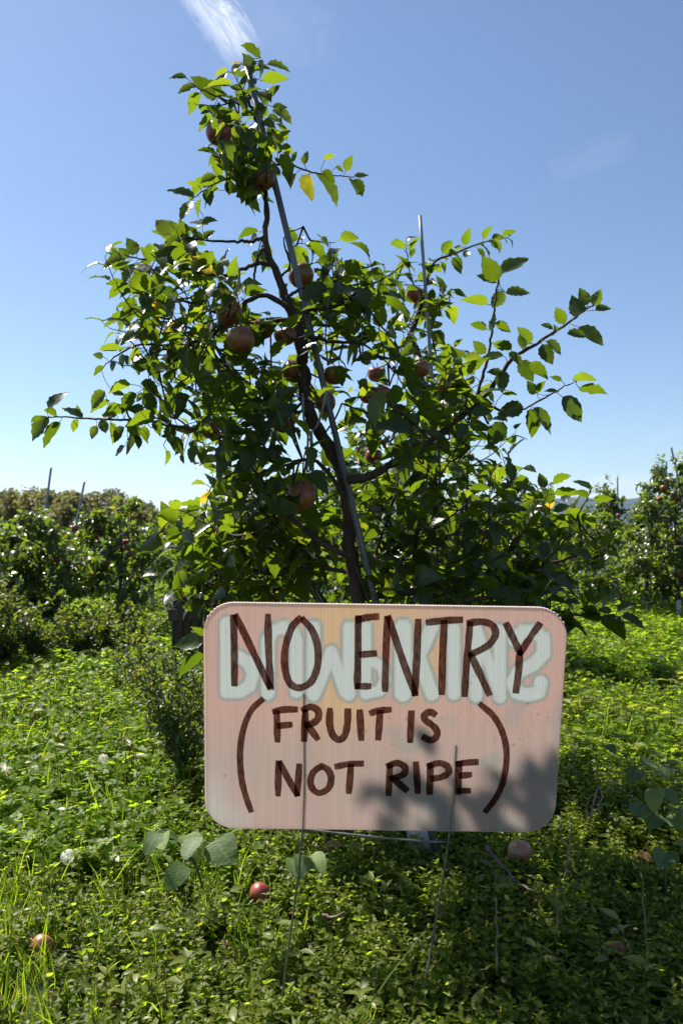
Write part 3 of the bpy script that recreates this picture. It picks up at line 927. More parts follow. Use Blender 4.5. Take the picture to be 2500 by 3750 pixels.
def pole(pts, r, label, group=None, mat='pole'):
    mb = MB()
    mb.tube(spline(pts, 4), r, 12)
    b = np.array(pts[0])
    return tag(mb.build('support_stake', M[mat], origin=b), label, 'stake', group)


def ext(a, b, z):
    """carry the line a->b on down to height z"""
    a, b = np.array(a), np.array(b)
    d = b - a
    return b + d * ((z - b[2]) / d[2])


def Pn(pts, d):
    return [P(q[0], q[1], q[2] if len(q) > 2 else d) for q in pts]


T1D = 2.15
zt = lambda ox, oy, s: (lambda x, y: (ox + x * s, oy + y * s))
ZTOP, ZLEFT, ZR1, ZR2, ZR3 = zt(580, 130, .523), zt(50, 780, .4783), zt(1250, 700, .797), zt(1350, 1150, .574), zt(1350, 1700, .574)
ZR4 = zt(1250, 1600, .797)


def main_tree():
    t = Tree()
    tb = G(1545, 3130)
    trunk = [tb + [0, 0, -.03], P(1500, 2950, 2.2), P(1400, 2550, 2.2), P(1310, 2200, 2.18), P(1283, 2000, 2.17), P(1268, 1800, 2.16), P(1240, 1705, 2.16), P(1180, 1600, 2.16), P(1130, 1500, 2.16),
             P(1113, 1380, 2.16), P(1105, 1280, 2.16), P(1078, 1180, 2.16), P(1045, 1085, 2.16), P(1003, 985, 2.15), P(970, 880, 2.15), P(978, 775, 2.15), P(968, 690, 2.15), P(958, 560, 2.15), P(943, 450, 2.15), P(915, 370, 2.15), P(912, 300, 2.14), P(925, 215, 2.13)]
    p = spline(trunk, 5)
    k = np.linspace(0, 1, len(p))
    rad = np.interp(k, [0, .14, .4, .5, .6, .75, .9, 1], [.021, .020, .0175, .0165, .0105, .0062, .004, .0016])
    p[2:-2] += rng.randn(len(p) - 4, 3) * .0022
    t.wood.tube(p, rad * (1 + .06 * rng.randn(len(p))), 10)
    t.nodes.append(p)
    S = lambda pts, n, L=.06, r=.0035, d=T1D, **kw: t.shoot(Pn(pts, d), n, L, r, **kw)
    B = lambda pts, r0, r1, d=T1D: t.limb(Pn(pts, d), r0, r1, 6, .0012)
    # top of the leader
    B([(930, 420), (880, 385), (800, 355), (735, 325), (690, 300)], .003, .0012)
    B([(955, 560), (1000, 600), (1060, 600), (1120, 625), (1200, 640), (1290, 650)], .0042, .0012)
    B([(958, 620), (860, 640), (760, 690), (700, 730)], .0035, .0012)
    S([(945, 470), (990, 450), (1030, 430)], 5, .05, .002)
    S([(950, 520), (900, 500), (860, 470)], 7, .055, .002)
    S([(955, 560), (900, 580), (850, 560)], 7, .055, .002)
    S([(957, 600), (940, 650), (900, 680)], 8, .055, .002)
    # upper left limbs
    B([(978, 862), (925, 885), (890, 880), (860, 885), (760, 880), (690, 870), (640, 890)], .006, .0014)
    B([(1000, 968), (950, 965), (890, 985), (820, 1010), (700, 990), (600, 955), (510, 945), (440, 930)], .007, .0014)
    B([(1020, 1020), (1050, 990), (1060, 960), (1040, 870), (1110, 830)], .004, .0015)
    B([(980, 900), (950, 930), (935, 985), (930, 1050)], .005, .003)
    B([(1060, 1130), (960, 1080), (850, 1150), (780, 1230), (690, 1260), (560, 1290)], .008, .002, 2.1)
    B([(1070, 1170), (900, 1180), (700, 1110), (560, 1080), (480, 1040)], .006, .0016, 2.2)
    B([(760, 1230), (640, 1180), (530, 1140), (490, 1110)], .004, .0014)
    B([(650, 1270), (520, 1260), (430, 1300), (370, 1350)], .004, .0014)
    B([(700, 1260), (600, 1350), (480, 1340), (420, 1330)], .003, .0012)
    # long low left shoot
    B([(1000, 1690), (900, 1640), (800, 1595), (690, 1570), (560, 1545), (470, 1538), (380, 1535), (280, 1530), (180, 1527), (160, 1550)], .0062, .0012, 2.12)
    B([(700, 1575), (640, 1520), (590, 1460), (520, 1420)], .003, .0012, 2.12)
    # right limbs
    B([(1095, 1150), (1150, 1130), (1230, 1120), (1290, 1080), (1350, 1050), (1420, 1010), (1480, 965)], .007, .0014, 2.1)
    B([(1050, 1090), (1100, 1060), (1180, 1040), (1240, 1000), (1290, 960)], .005, .0014, 2.12)
    B([(1120, 1230), (1220, 1250), (1330, 1260), (1420, 1330)], .006, .0016, 2.1)
    B([(1272, 1760), (1350, 1745), (1430, 1700), (1520, 1660), (1620, 1580), (1720, 1500), (1790, 1430), (1870, 1320), (1960, 1260), (2060, 1195), (2150, 1130), (2195, 1110)], .0125, .0013, 2.1)
    B([(1730, 1490), (1760, 1400), (1790, 1290), (1800, 1200), (1815, 1080), (1830, 1010), (1845, 970)], .0048, .0014, 2.1)
    B([(1760, 1470), (1860, 1510), (1950, 1480), (2040, 1430), (2110, 1395)], .004, .0012, 2.08)
    B([(1360, 1420), (1450, 1500), (1530, 1570), (1600, 1640)], .005, .002, 1.95)
    B([(1265, 1820), (1160, 1690), (1060, 1700), (960, 1720)], .007, .002, 2.1)
    B([(1290, 2040), (1180, 1990), (1080, 1910), (1030, 1850), (960, 1760), (900, 1690)], .010, .002, 2.1)
    B([(1030, 1850), (960, 1940, 2.2), (860, 1960, 2.3), (760, 1920, 2.35), (690, 1880, 2.4), (610, 1855, 2.4)], .006, .0012, 2.1)
    B([(1300, 2100), (1150, 2080, 2.3), (1000, 2100, 2.42), (850, 2100, 2.5), (700, 2170, 2.55), (620, 2240, 2.6)], .007, .0014, 2.17)
    B([(1310, 2190), (1500, 2170), (1640, 2130), (1760, 2110), (1900, 2090), (2060, 2050), (2160, 2010), (2220, 1960)], .010, .0014, 2.2)
    B([(1300, 2080), (1450, 2010), (1600, 1930), (1700, 1850)], .007, .002, 2.25)
    B([(1780, 2100), (1850, 2020), (1930, 1930), (1990, 1840), (2005, 1790)], .0035, .0012, 2.1)
    B([(1980, 2070), (2060, 1990), (2110, 1900), (2150, 1820), (2165, 1790)], .0035, .0012, 2.1)
    B([(1600, 2000), (1720, 1900), (1830, 1800), (1890, 1740)], .0035, .0012, 2.1)
    B([(1650, 2200), (1850, 2190), (2000, 2230), (2130, 2255), (2260, 2270), (2330, 2290)], .006, .0012, 1.95)
    B([(1380, 2010), (1420, 1900), (1450, 1780), (1465, 1700)], .004, .0015, 2.3)
    B([(1520, 2010), (1540, 1880), (1560, 1760), (1570, 1680)], .004, .0015, 2.2)
    B([(1700, 2050), (1705, 1900), (1710, 1760), (1720, 1640)], .004, .0015, 2.2)
    B([(850, 2100, 2.5), (770, 2260, 2.2), (752, 2340, 2.05), (748, 2400, 2.0)], .003, .0012)
    # leaves read off the photo
    t.leafpx([(715, 150, 580, 75, .4), (660, 272, 600, 115, .5), (700, 180, 720, 310, .3), (760, 205, 930, 240, .25), (725, 320, 912, 290, .4), (780, 430, 845, 340, .4),
              (200, 300, 72, 290, .25), (260, 355, 137, 400, .35), (300, 410, 205, 560, .45), (400, 440, 230, 290, .45), (415, 400, 475, 250, .4), (440, 390, 330, 300, .4),
              (420, 590, 420, 470, .9, .1), (380, 570, 268, 675, .35), (355, 540, 290, 540, .4), (590, 390, 500, 350), (640, 290, 560, 340), (690, 390, 770, 500, .4), (740, 500, 650, 560, .5, .8),
              (800, 500, 905, 500, .4), (800, 520, 945, 605, .35), (730, 600, 820, 640, .5), (770, 560, 860, 605, .4), (765, 690, 868, 680, .4), (760, 765, 815, 705, .5), (695, 770, 585, 770, .4),
              (500, 765, 335, 765, .2), (560, 720, 480, 600), (640, 640, 540, 690), (480, 860, 390, 870), (640, 850, 530, 900, .5), (700, 880, 860, 975, .6, .1), (860, 890, 920, 805, .5), (940, 880, 970, 810),
              (850, 900, 810, 850), (870, 910, 920, 985, .3), (960, 965, 920, 1075, .35, .96), (1020, 905, 1045, 805, .5, .85), (1160, 870, 1240, 830, .4, .8), (1310, 945, 1350, 835, .55), (1240, 920, 1300, 955, .4),
              (1370, 985, 1473, 980, .35), (1340, 1000, 1395, 1115, .35), (1375, 1005, 1430, 1135, .5, .05), (1100, 965, 1275, 1180, .28), (1060, 970, 1045, 1170, .5, .92), (1150, 950, 1240, 1030, .5),
              (470, 1000, 310, 1060, .35), (400, 980, 290, 1030), (280, 1050, 195, 1030), (250, 1135, 65, 1065, .3), (350, 1010, 180, 1160, .3), (245, 1160, 135, 1285, .35), (300, 1150, 265, 1280, .3),
              (340, 1080, 370, 1190, .65, .1), (500, 1020, 490, 1120, .5), (580, 960, 600, 1170, .5, .1), (640, 960, 560, 1130, .4), (730, 1080, 655, 1160, .4), (690, 920, 740, 1080, .7, .05), (540, 860, 440, 920), (520, 940, 400, 900), (480, 800, 420, 835)], ZTOP, T1D, dv=.04)
    t.leafpx([(265, 1490, 400, 1350, .38), (270, 1560, 130, 1740, .45), (210, 1560, 135, 1605, .5, .1), (330, 1540, 240, 1500, .5), (360, 1600, 230, 1795, .33), (530, 1570, 365, 1480, .33), (490, 1580, 450, 1680, .5), (490, 1560, 490, 1465),
              (640, 1630, 590, 1730, .55), (680, 1580, 700, 1690, .6, .05), (895, 1310, 720, 1360, .4), (700, 1365, 580, 1495, .5), (735, 1435, 590, 1530, .33), (760, 1380, 855, 1395), (975, 1300, 1125, 1385, .5), (1010, 1380, 1090, 1545, .7, .02),
              (1000, 1380, 940, 1450, .5), (940, 1380, 810, 1530, .45, .1), (800, 1460, 700, 1530), (790, 1545, 660, 1550), (880, 1490, 930, 1440), (1190, 1610, 1090, 1540, .4), (1200, 1560, 1120, 1430, .5), (1350, 1400, 1190, 1440, .4), (1310, 1310, 1210, 1365), (1215, 1340, 1145, 1295),
              (740, 1600, 770, 1775, .35), (850, 1640, 760, 1760), (900, 1700, 900, 1805, .5), (870, 1750, 870, 1855, .3), (850, 1790, 775, 1862, .35), (940, 1700, 970, 1805), (1000, 1640, 1015, 1755, .6), (1240, 1750, 1225, 1825), (1300, 1790, 1230, 1850), (1390, 1780, 1350, 1912, .5), (1300, 1850, 1290, 1925), (1460, 1790, 1440, 1920, .5), (1200, 1630, 1170, 1710),
              (860, 345, 670, 412, .4), (855, 340, 725, 300, .4), (945, 310, 860, 200, .75), (1020, 315, 1050, 230, .6), (885, 330, 800, 265, .6, .05), (800, 300, 730, 260), (880, 440, 745, 370, .5), (930, 390, 830, 545, .35), (880, 545, 715, 640, .38), (1040, 470, 920, 390, .5), (1090, 290, 1320, 360, .5), (1205, 165, 1090, 40, .6), (1250, 140, 1190, 45), (1335, 195, 1260, 50, .6), (1400, 170, 1350, 100, .5, .05), (1490, 90, 1350, 65, .3), (1440, 75, 1560, 50, .35), (1260, 180, 1160, 245, .5), (1450, 200, 1540, 130),
              (885, 690, 790, 720, .33), (920, 710, 845, 800, .5), (940, 740, 855, 800), (980, 865, 840, 870, .4), (940, 920, 805, 1000, .4), (830, 1040, 650, 1050, .35), (685, 1095, 610, 1090, .6), (695, 1175, 608, 1242, .4), (750, 1130, 770, 1215, .5), (835, 1080, 825, 1190, .4), (850, 1090, 880, 1165, .5), (1030, 1165, 890, 1180, .6, .05), (930, 1030, 960, 1120), (1030, 1120, 990, 1110), (1090, 1170, 1100, 1240, .5), (1050, 1170, 1045, 1255, .5)], ZLEFT, 2.12, dv=.05)
    t.leafpx([(720, 410, 640, 300, .75), (735, 380, 858, 300, .42), (710, 420, 618, 385, .4), (755, 470, 868, 458, .4), (745, 460, 690, 540, .75), (670, 520, 548, 492, .36), (665, 632, 588, 608, .45), (705, 605, 775, 650, .5), (692, 640, 700, 560, .4),
              (640, 765, 555, 770, .6), (660, 745, 600, 690, .7), (740, 750, 635, 778, .35), (590, 840, 465, 830, .4), (575, 885, 500, 870, .35), (735, 830, 745, 925, .7), (740, 840, 668, 830, .45), (1022, 610, 985, 530, .7), (1092, 570, 1065, 480, .65), (1130, 520, 1092, 448, .6), (1155, 522, 1192, 452, .6), (1165, 548, 1240, 532, .45),
              (1090, 625, 1200, 705, .4), (1035, 655, 1132, 668, .4), (970, 632, 912, 612, .35), (985, 650, 975, 610), (870, 700, 812, 622, .5), (830, 725, 820, 655, .5), (780, 725, 690, 690, .5), (770, 740, 835, 805, .4), (920, 705, 965, 800, .7, .02), (940, 690, 1018, 748, .4), (820, 780, 885, 872, .6, .1), (860, 790, 955, 855, .45), (892, 930, 852, 872, .6), (895, 925, 932, 870, .5), (1010, 870, 955, 850, .4, .05), (1060, 862, 1168, 858, .35), (1090, 907, 1218, 935, .36), (1015, 945, 1108, 1062, .5, .02), (880, 995, 968, 1118, .3), (990, 925, 930, 915, .3),
              (830, 985, 718, 1030, .75, .02), (870, 1000, 872, 1135, .45), (700, 1000, 590, 1025, .5), (740, 930, 805, 930, .3), (740, 1060, 680, 1180, .6, .02), (610, 1000, 520, 960, .5)], ZR1, 2.08, dv=.04)
    t.leafpx([(920, 85, 885, -25, .75), (990, 20, 1068, 42, .45), (1120, 150, 1090, 55, .85), (1170, 115, 1290, 75, .45), (1180, 190, 1355, 180, .33), (1400, 200, 1310, 175, .5), (1430, 232, 1565, 212, .35), (1410, 160, 1300, 88, .28), (1110, 220, 1025, 160, .4), (1065, 170, 940, 150, .3), (1180, 300, 1290, 262), (1090, 352, 1222, 420, .4), (1280, 440, 1330, 360, .7), (1300, 372, 1268, 330, .6), (1270, 452, 1170, 450, .55), (1390, 575, 1450, 478, .85), (1480, 520, 1570, 428, .45), (1500, 562, 1605, 592, .3), (1450, 562, 1360, 592),
              (1030, 400, 1100, 300), (960, 470, 880, 560, .4), (1000, 420, 1120, 480, .4), (700, 560, 790, 530, .4), (640, 700, 600, 850, .4), (800, 650, 840, 690, .6)], ZR3, 2.08, dv=.04)
    t.leafpx([(1165, 765, 1115, 695, .55, .1), (1160, 765, 1212, 712, .4), (1175, 810, 1095, 780, .5, .05), (1180, 850, 1100, 800, .5, .02), (1200, 820, 1302, 922, .5, .02), (1285, 822, 1400, 878, .36), (1240, 800, 1170, 795), (1265, 795, 1350, 765, .45), (1060, 830, 1040, 900, .7, .02), (1030, 790, 1040, 890, .7, .03), (1100, 770, 1020, 760, .3)], ZR4, 1.95, dv=.03)
    t.leafpx([(100, 480, 20, 715, .4), (270, 745, 20, 700, .38), (350, 770, 480, 760, .3), (330, 800, 140, 960, .35), (450, 690, 330, 600, .4), (470, 640, 580, 600, .4), (340, 800, 260, 950, .4), (470, 790, 500, 900, .7, .02), (620, 700, 560, 800, .7, .02), (660, 640, 790, 600, .5)], ZR2, 1.85, dv=.05)
    t.leafpx([(745, 2350, 640, 2352, .55), (748, 2395, 645, 2475, .33, .05), (750, 2330, 700, 2290, .4)], lambda x, y: (x, y), 2.02, dv=.01)
    # the mass of the crown
    fl = t.fill
    for ax_, ay_ in ((800, 470), (962, 620), (1105, 985), (882, 1205), (1045, 1205), (842, 1120), (1035, 1500), (1104, 1775), (1192, 1450), (1225, 1350)):
        fl(ax_, ay_, 45, 25, 1.92, 2.02, 2 + (ay_ > 600), .07, .055)
    fl(900, 560, 120, 110, 2.0, 2.25, 11, .11)
    fl(860, 390, 120, 90, 2.02, 2.2, 6, .1)
    fl(900, 300, 90, 60, 2.02, 2.15, 4, .09)
    fl(820, 880, 140, 70, 2.1, 2.3, 5, .13)
    fl(1120, 900, 90, 50, 2.1, 2.3, 4, .1)
    fl(640, 1040, 200, 130, 1.95, 2.4, 17, .15)
    fl(780, 1170, 200, 150, 1.9, 2.4, 22, .16)
    fl(560, 1200, 130, 140, 2.0, 2.4, 10, .15)
    fl(650, 1330, 200, 90, 2.0, 2.4, 8, .14)
    fl(860, 1420, 180, 130, 1.95, 2.5, 14, .15)
    fl(1210, 1080, 170, 120, 1.95, 2.35, 17, .15)
    fl(1330, 1030, 110, 90, 1.95, 2.35, 8, .14)
    fl(1200, 1260, 160, 110, 1.95, 2.35, 11, .15)
    fl(1420, 1300, 120, 110, 2.0, 2.35, 5, .14)
    fl(1480, 1520, 180, 130, 1.75, 2.3, 13, .16)
    fl(1640, 1620, 170, 120, 1.85, 2.35, 12, .16)
    fl(1700, 1430, 110, 80, 2.0, 2.3, 6, .14)
    fl(960, 1640, 170, 110, 1.85, 2.35, 18, .15)
    fl(900, 1760, 160, 90, 1.9, 2.3, 11, .15)
    fl(1080, 1500, 110, 130, 2.1, 2.45, 8, .14)
    fl(560, 1560, 130, 50, 2.05, 2.2, 6, .1, .055)
    fl(680, 1480, 110, 70, 2.05, 2.25, 6, .11, .055)
    fl(760, 1930, 160, 90, 2.2, 2.7, 16, .15)
    fl(980, 2010, 200, 130, 2.15, 2.75, 28, .16)
    fl(700, 2110, 130, 100, 2.3, 2.75, 11, .15)
    fl(780, 2180, 110, 60, 2.3, 2.7, 8, .14)
    fl(1120, 1880, 140, 140, 2.05, 2.5, 15, .15)
    fl(1450, 1880, 150, 160, 1.95, 2.6, 13, .16)
    fl(1640, 1900, 170, 170, 1.95, 2.6, 17, .16)
    fl(1500, 2110, 190, 90, 2.0, 2.6, 14, .16)
    fl(1800, 2020, 180, 120, 1.95, 2.5, 16, .16)
    fl(1850, 1850, 120, 60, 2.0, 2.4, 7, .14)
    fl(1960, 2100, 130, 90, 1.95, 2.3, 11, .15)
    fl(1780, 2170, 200, 60, 1.9, 2.3, 12, .15)
    fl(2010, 1930, 100, 70, 2.0, 2.3, 5, .13)
    fl(2040, 2220, 90, 50, 1.85, 2.05, 5, .12)
    root = t.finish('apple_tree', (tb[0], tb[1], 0), 'tall leaning young apple tree directly behind the sign, its top against the sky')
    mb = MB(); mb.tube([P(1547, 3150, tb[1]), P(1530, 3060, 2.2), P(1512, 2990, 2.2)], [.034, .03, .027], 14); part(mb, 'trunk_guard', M['guard'], root)
    return t


main_tree()
pole([P(905, 245, 2.13), P(1146, 1250, 2.125), P(1374, 2200, 2.12), ext(P(905, 245, 2.13), P(1374, 2200, 2.12), -.05)], .0086, 'long galvanised metal stake leaning along the trunk of the tall apple tree', mat='conduit')

# strap tying trunk to stake
def strap():
    mb = MB()
    def band(pts, w):
        p = spline(Pn(pts, 2.06), 5); v = np.array([1, 0, .15]) * w
        n = len(p); i = np.arange(n - 1)
        mb.add(np.vstack([p - v, p + v, p - v + [0, .0015, 0], p + v + [0, .0015, 0]]), np.vstack([np.stack([i, i + 1, i + 1 + n, i + n], -1), np.stack([i + 2 * n, i + 2 * n + 1, i + 3 * n + 1, i + 3 * n], -1)]))
    band([(1198, 1420), (1180, 1500), (1160, 1560), (1135, 1580)], .0038)
    band([(1108, 1440), (1112, 1530), (1122, 1570), (1130, 1582)], .003)
    band([(1128, 1580), (1126, 1650), (1124, 1730)], .0028)
    band([(1138, 1580), (1142, 1660), (1145, 1740)], .0045)
    mb.tube(Pn([(1122, 1568), (1132, 1590)], 2.055), .005, 8)
    tag(mb.build('tie_strap', M['strap'], origin=P(1130, 1580, 2.06)), 'pale grey tie strap knotted around the leaning apple trunk', 'strap')
strap()


def tree_two():
    """the next tree of the row, with its own stake"""
    d = 3.0
    t = Tree()
    base = np.array([P(1690, 2700, d)[0], d, 0])
    pts = [base + [0, 0, -.03], P(1640, 2300, d), P(1600, 1900, d), P(1565, 1600, d), P(1540, 1400, d), P(1525, 1290, d), P(1502, 1240, d), P(1520, 1180, d), P(1540, 1120, d), P(1560, 1040, d), P(1590, 960, d), P(1660, 930, d), P(1760, 890, d), P(1860, 870, d)]
    p = spline(pts, 5); k = np.linspace(0, 1, len(p))
    t.wood.tube(p, np.interp(k, [0, .4, .7, 1], [.02, .015, .006, .0016]), 8); t.nodes.append(p)
    t.leafon(p[-22:], 26, .05)
    S = lambda pts, n, L=.058, r=.003: t.shoot(Pn(pts, d), n, L, r)
    S([(1545, 1130), (1500, 1000), (1490, 930), (1480, 890)], 9); S([(1545, 1150), (1620, 1090), (1660, 1060)], 10); S([(1535, 1220), (1580, 1210)], 5)
    S([(1400, 1110), (1440, 1040), (1480, 960)], 9)
    for a in ((1560, 1090, 80, 90, 10), (1430, 1090, 70, 70, 4), (1560, 1300, 110, 60, 6), (1450, 1400, 130, 90, 9), (1620, 1420, 130, 80, 9), (1560, 1560, 180, 120, 11), (1400, 1620, 120, 110, 7), (1700, 1700, 150, 140, 11), (1400, 1850, 250, 140, 17), (1750, 1960, 260, 140, 26), (1500, 2100, 300, 110, 22), (1950, 2050, 150, 110, 10)):
        t.fill(*a[:4], d - .3, d + .35, a[4], .17, .06)
    r = t.finish('apple_tree', base, 'second apple tree of the row, half hidden to the right behind the tall one')
    guard(r, base, .03, .3, (-.03, 0))
tree_two()
p0, p1 = P(1537, 790, 2.95), P(1575, 1300, 2.97)
pole([p0, p1, ext(p0, p1, -.05)], .0064, 'upright galvanised stake rising bare above the right of the tall apple tree')
p0, p1 = P(1575, 1160, 4.0), P(1566, 1320, 4.0)
pole([p0, p1, ext(p0, p1, -.05)], .0085, 'short bit of grey stake showing just behind the upright bare stake')


def tree_three():
    """leaning tree on the left, behind the tall one"""
    d = 2.75
    t = Tree()
    base = np.array([P(1450, 2700, d)[0], d, 0])
    p = t.limb([base + [0, 0, -.03], P(1250, 2350, d), P(1100, 2080, d), P(980, 1870, d), P(905, 1710, d), P(850, 1620, d), P(790, 1530, d), P(735, 1420, d), P(700, 1330, d), P(650, 1240, d)], .02, .004, 5)
    t.leafon(p[-20:], 24, .055)
    for a in ((740, 1400, 120, 100, 8), (860, 1540, 120, 80, 5), (780, 1600, 70, 50, 4), (900, 1480, 120, 90, 8), (960, 1800, 140, 100, 10), (900, 1980, 180, 110, 16), (1100, 2000, 180, 110, 10), (1200, 1750, 120, 120, 4), (700, 1980, 100, 90, 6), (1150, 2150, 220, 60, 8), (850, 2150, 150, 60, 9)):
        t.fill(*a[:4], d - .3, d + .35, a[4], .16, .058)
    t.limb(Pn([(850, 1620), (905, 1540), (930, 1535), (960, 1540)], d), .004, .002)
    r = t.finish('apple_tree', base, 'strongly leaning apple tree behind the left side of the tall one')
    guard(r, base, .028, .28, (-.2, 0))
tree_three()
p0, p1 = P(752, 1385, 2.6), P(960, 1790, 2.62)
pole([p0, p1, ext(p0, p1, -.05)], .0085, 'slanting galvanised stake crossing the left foliage beside a thin leaning trunk')


# apples on those three trees
def hang(lst, who, d, grp):
    for (x, y, r, lab, mt, dd) in lst:
        de = d + dd
        apple(P(x, y, de), r * de / F, lab, grp, mt, .4)
hang([(800, 490, 47, 'highest apple, red flank lit, left of the tall tree\'s tip', 'apple_red', -.06),
      (962, 655, 47, 'yellow-bottomed apple behind dark leaves at the fork below the tree tip', 'apple', -.03),
      (1105, 1012, 47, 'dusky red apple just right of the stake among the upper right leaves', 'apple', .07),
      (882, 1245, 53, 'largest round blushed apple hanging left of the trunk', 'apple', -.22),
      (965, 1205, 37, 'small round apple touching the largest one on its upper right', 'apple', -.14),
      (1045, 1232, 40, 'orange apple tucked between a round apple and the trunk', 'apple', -.08),
      (842, 1150, 48, 'yellow and red apple above the largest round apple', 'apple', -.12),
      (1035, 1538, 50, 'dull red apple left of the strapped part of the trunk', 'apple', -.12),
      (1104, 1818, 56, 'lowest large orange-red apple on the tall tree, above the sign\'s N O', 'apple', -.12),
      (1192, 1475, 40, 'dark apple half behind the stake, level with the tie strap', 'apple', .03),
      (1225, 1375, 40, 'shaded red apple right of the stake, above the tie strap', 'apple', 0),
      (1072, 1362, 42, 'greenish shaded apple left of the trunk above the strap', 'apple', .05)], 't', T1D, 'apples on the tall tree')
hang([(1517, 1080, 30, 'plum-red apple left of the upright bare stake, sunlit on its shoulder', 'apple_red', -.02), (1570, 1135, 33, 'yellow and brown apple behind the upright bare stake', 'apple', .05),
      (1378, 1372, 34, 'red apple with pale sheen, highest of the fruit left of the second tree\'s stake', 'apple_red', -.2), (1405, 1440, 32, 'red apple below the pale-sheened one in the second tree', 'apple_red', -.2),
      (1345, 1450, 30, 'dull red apple leftmost in the second tree', 'apple_red', -.2), (1540, 1352, 36, 'brown-red apple in shade at the foot of the bare stake', 'apple', -.25), (1625, 1415, 28, 'purplish apple right of the second tree\'s stake', 'apple_red', -.25),
      (1368, 1672, 30, 'small dark red apple under the thick right limb', 'apple_red', -.5)], 't', 3.0, 'apples on the second tree')
hang([(772, 1575, 33, 'purple-red apple on the leaning tree at the left', 'apple_red', -.1)], 't', 2.75, None)


# ------------------------------------------------------------------ orchard rows behind
def row_tree(x, y, h, w, nb, label, group, nl=34, L=.052, guardh=.28, lean=0.0, spike=True, shoulder=1.0):
    t = Tree('low', 5, .36)
    b = np.array([x, y, float(ground_z(x, y))])
    ln = np.array([lean, rng.randn() * .03, 0])
    ax = lambda z: b + np.array([0, 0, z]) + ln * z
    t.limb([ax(-.03), ax(.3 * h), ax(.6 * h) + rng.randn(3) * .02, ax(h)], .022, .004, 5)
    tall = .42 * h / 1.6
    for k in range(nb):
        f = (k + rng.rand()) / nb
        z = h * (.10 + .84 * f)
        a = k * 2.4 + rng.randn() * .4
        l = w * (1 - .66 * f ** 1.3) * (.7 + .5 * rng.rand())
        if z > shoulder * h: l *= .28
        o = np.array([math.cos(a), math.sin(a), 0])
        s = ax(z); e = s + o * l + np.array([0, 0, l * (.15 + .5 * rng.rand())]); m = (s + e) / 2 + np.array([0, 0, .06 * l])
        p = t.limb([s, m, e], .007, .0025, 4, .004)
        t.leafon(p, nl * .5 + l * 10, L, .25)
        for j in range(int(2 + l * 7)):
            q = p[rng.randint(len(p) // 4, len(p))]
            dr = unit(o * .4 + rng.randn(3) * .7 + np.array([0, 0, .35])) * (.08 + .14 * rng.rand())
            t.leafon(t.limb([q, q + dr * .5 + rng.randn(3) * .01, q + dr], .003, .001, 3, 0, False), nl * .62, L, .05)
    if spike: t.leafon(np.array([ax(.8 * h), ax(h), ax(h * 1.08)]), 18, L * .9)
    r = t.finish('apple_tree', b, label, group, 'far_leaf')
    if guardh: guard(r, b, .022, guardh * (.6 + .5 * rng.rand()))
    return t


def gx(px, d): return (px - CX) / F * d * 1.0


# left rows
LG, RG = 'apple trees left of the sign', 'apple trees on the right'
row_tree(gx(215, 6.4), 6.4, .98, .52, 16, 'dark fruiting apple tree behind the left weed clumps, under the tallest slanting stake', LG, lean=-.12)
row_tree(gx(445, 6.9), 6.9, 1.12, .50, 17, 'upright apple tree with red fruit between the slanting stakes and the wooden bin', LG, lean=-.05)
row_tree(gx(-15, 6.0), 6.0, .9, .5, 14, 'apple tree cut off by the left edge of the photo', LG, lean=.02)
row_tree(gx(560, 8.6), 8.6, .88, .65, 16, 'low bushy apple tree just left of the wooden bin, touching it in view', LG)
row_tree(gx(640, 10.5), 10.5, .98, .7, 15, 'farther apple tree showing over the wooden bin', LG)
row_tree(gx(330, 10.5), 10.5, .98, .7, 15, 'farther apple tree filling the gap between the two fruiting ones at left', LG)
row_tree(gx(90, 10.0), 10.0, .95, .7, 15, 'farther apple tree behind the tall weeds at far left', LG)
# right rows
row_tree(gx(2480, 8.0), 8.0, 1.58, .68, 32, 'tall apple tree with many red apples at the right edge', RG, L=.05)
row_tree(gx(2365, 8.6), 8.6, 1.36, .54, 28, 'apple tree with a white trunk guard left of the tall one at the right edge', RG, L=.05, shoulder=.60)
row_tree(gx(2235, 9.4), 9.4, 1.46, .7, 28, 'apple tree with a narrow leafy spike at its top, right of the sign', RG, L=.05, shoulder=.62)
row_tree(gx(2110, 10.2), 10.2, 1.12, .75, 24, 'rounded apple tree just beyond the drooping branch right of the sign', RG, L=.05)
row_tree(gx(1985, 11.2), 11.2, 1.1, .8, 22, 'farthest apple tree in the right row, seen through the branches', RG, L=.05)
row_tree(gx(2620, 8.2), 8.2, 1.5, .6, 14, 'apple tree mostly outside the right edge', RG, L=.05)
# the row the tall tree stands in
MG = 'apple trees of the middle row'
row_tree(gx(1350, 4.6), 4.6, 1.45, .75, 16, 'middle row apple tree low behind the tall tree\'s trunk', MG, 26)
row_tree(gx(1000, 5.2), 5.2, 1.2, .7, 14, 'middle row apple tree low behind the left branches, right of the bin', MG, 26)
row_tree(gx(1720, 5.0), 5.0, 1.3, .75, 15, 'middle row apple tree low behind the right branches', MG, 26)


def bgpole(a, b, d, lab, grp):
    p0, p1 = P(*a, d), P(*b, d)
    pole([p0, (p0 + p1) / 2, ext(p0, p1, -.03)], .0095, lab, grp)


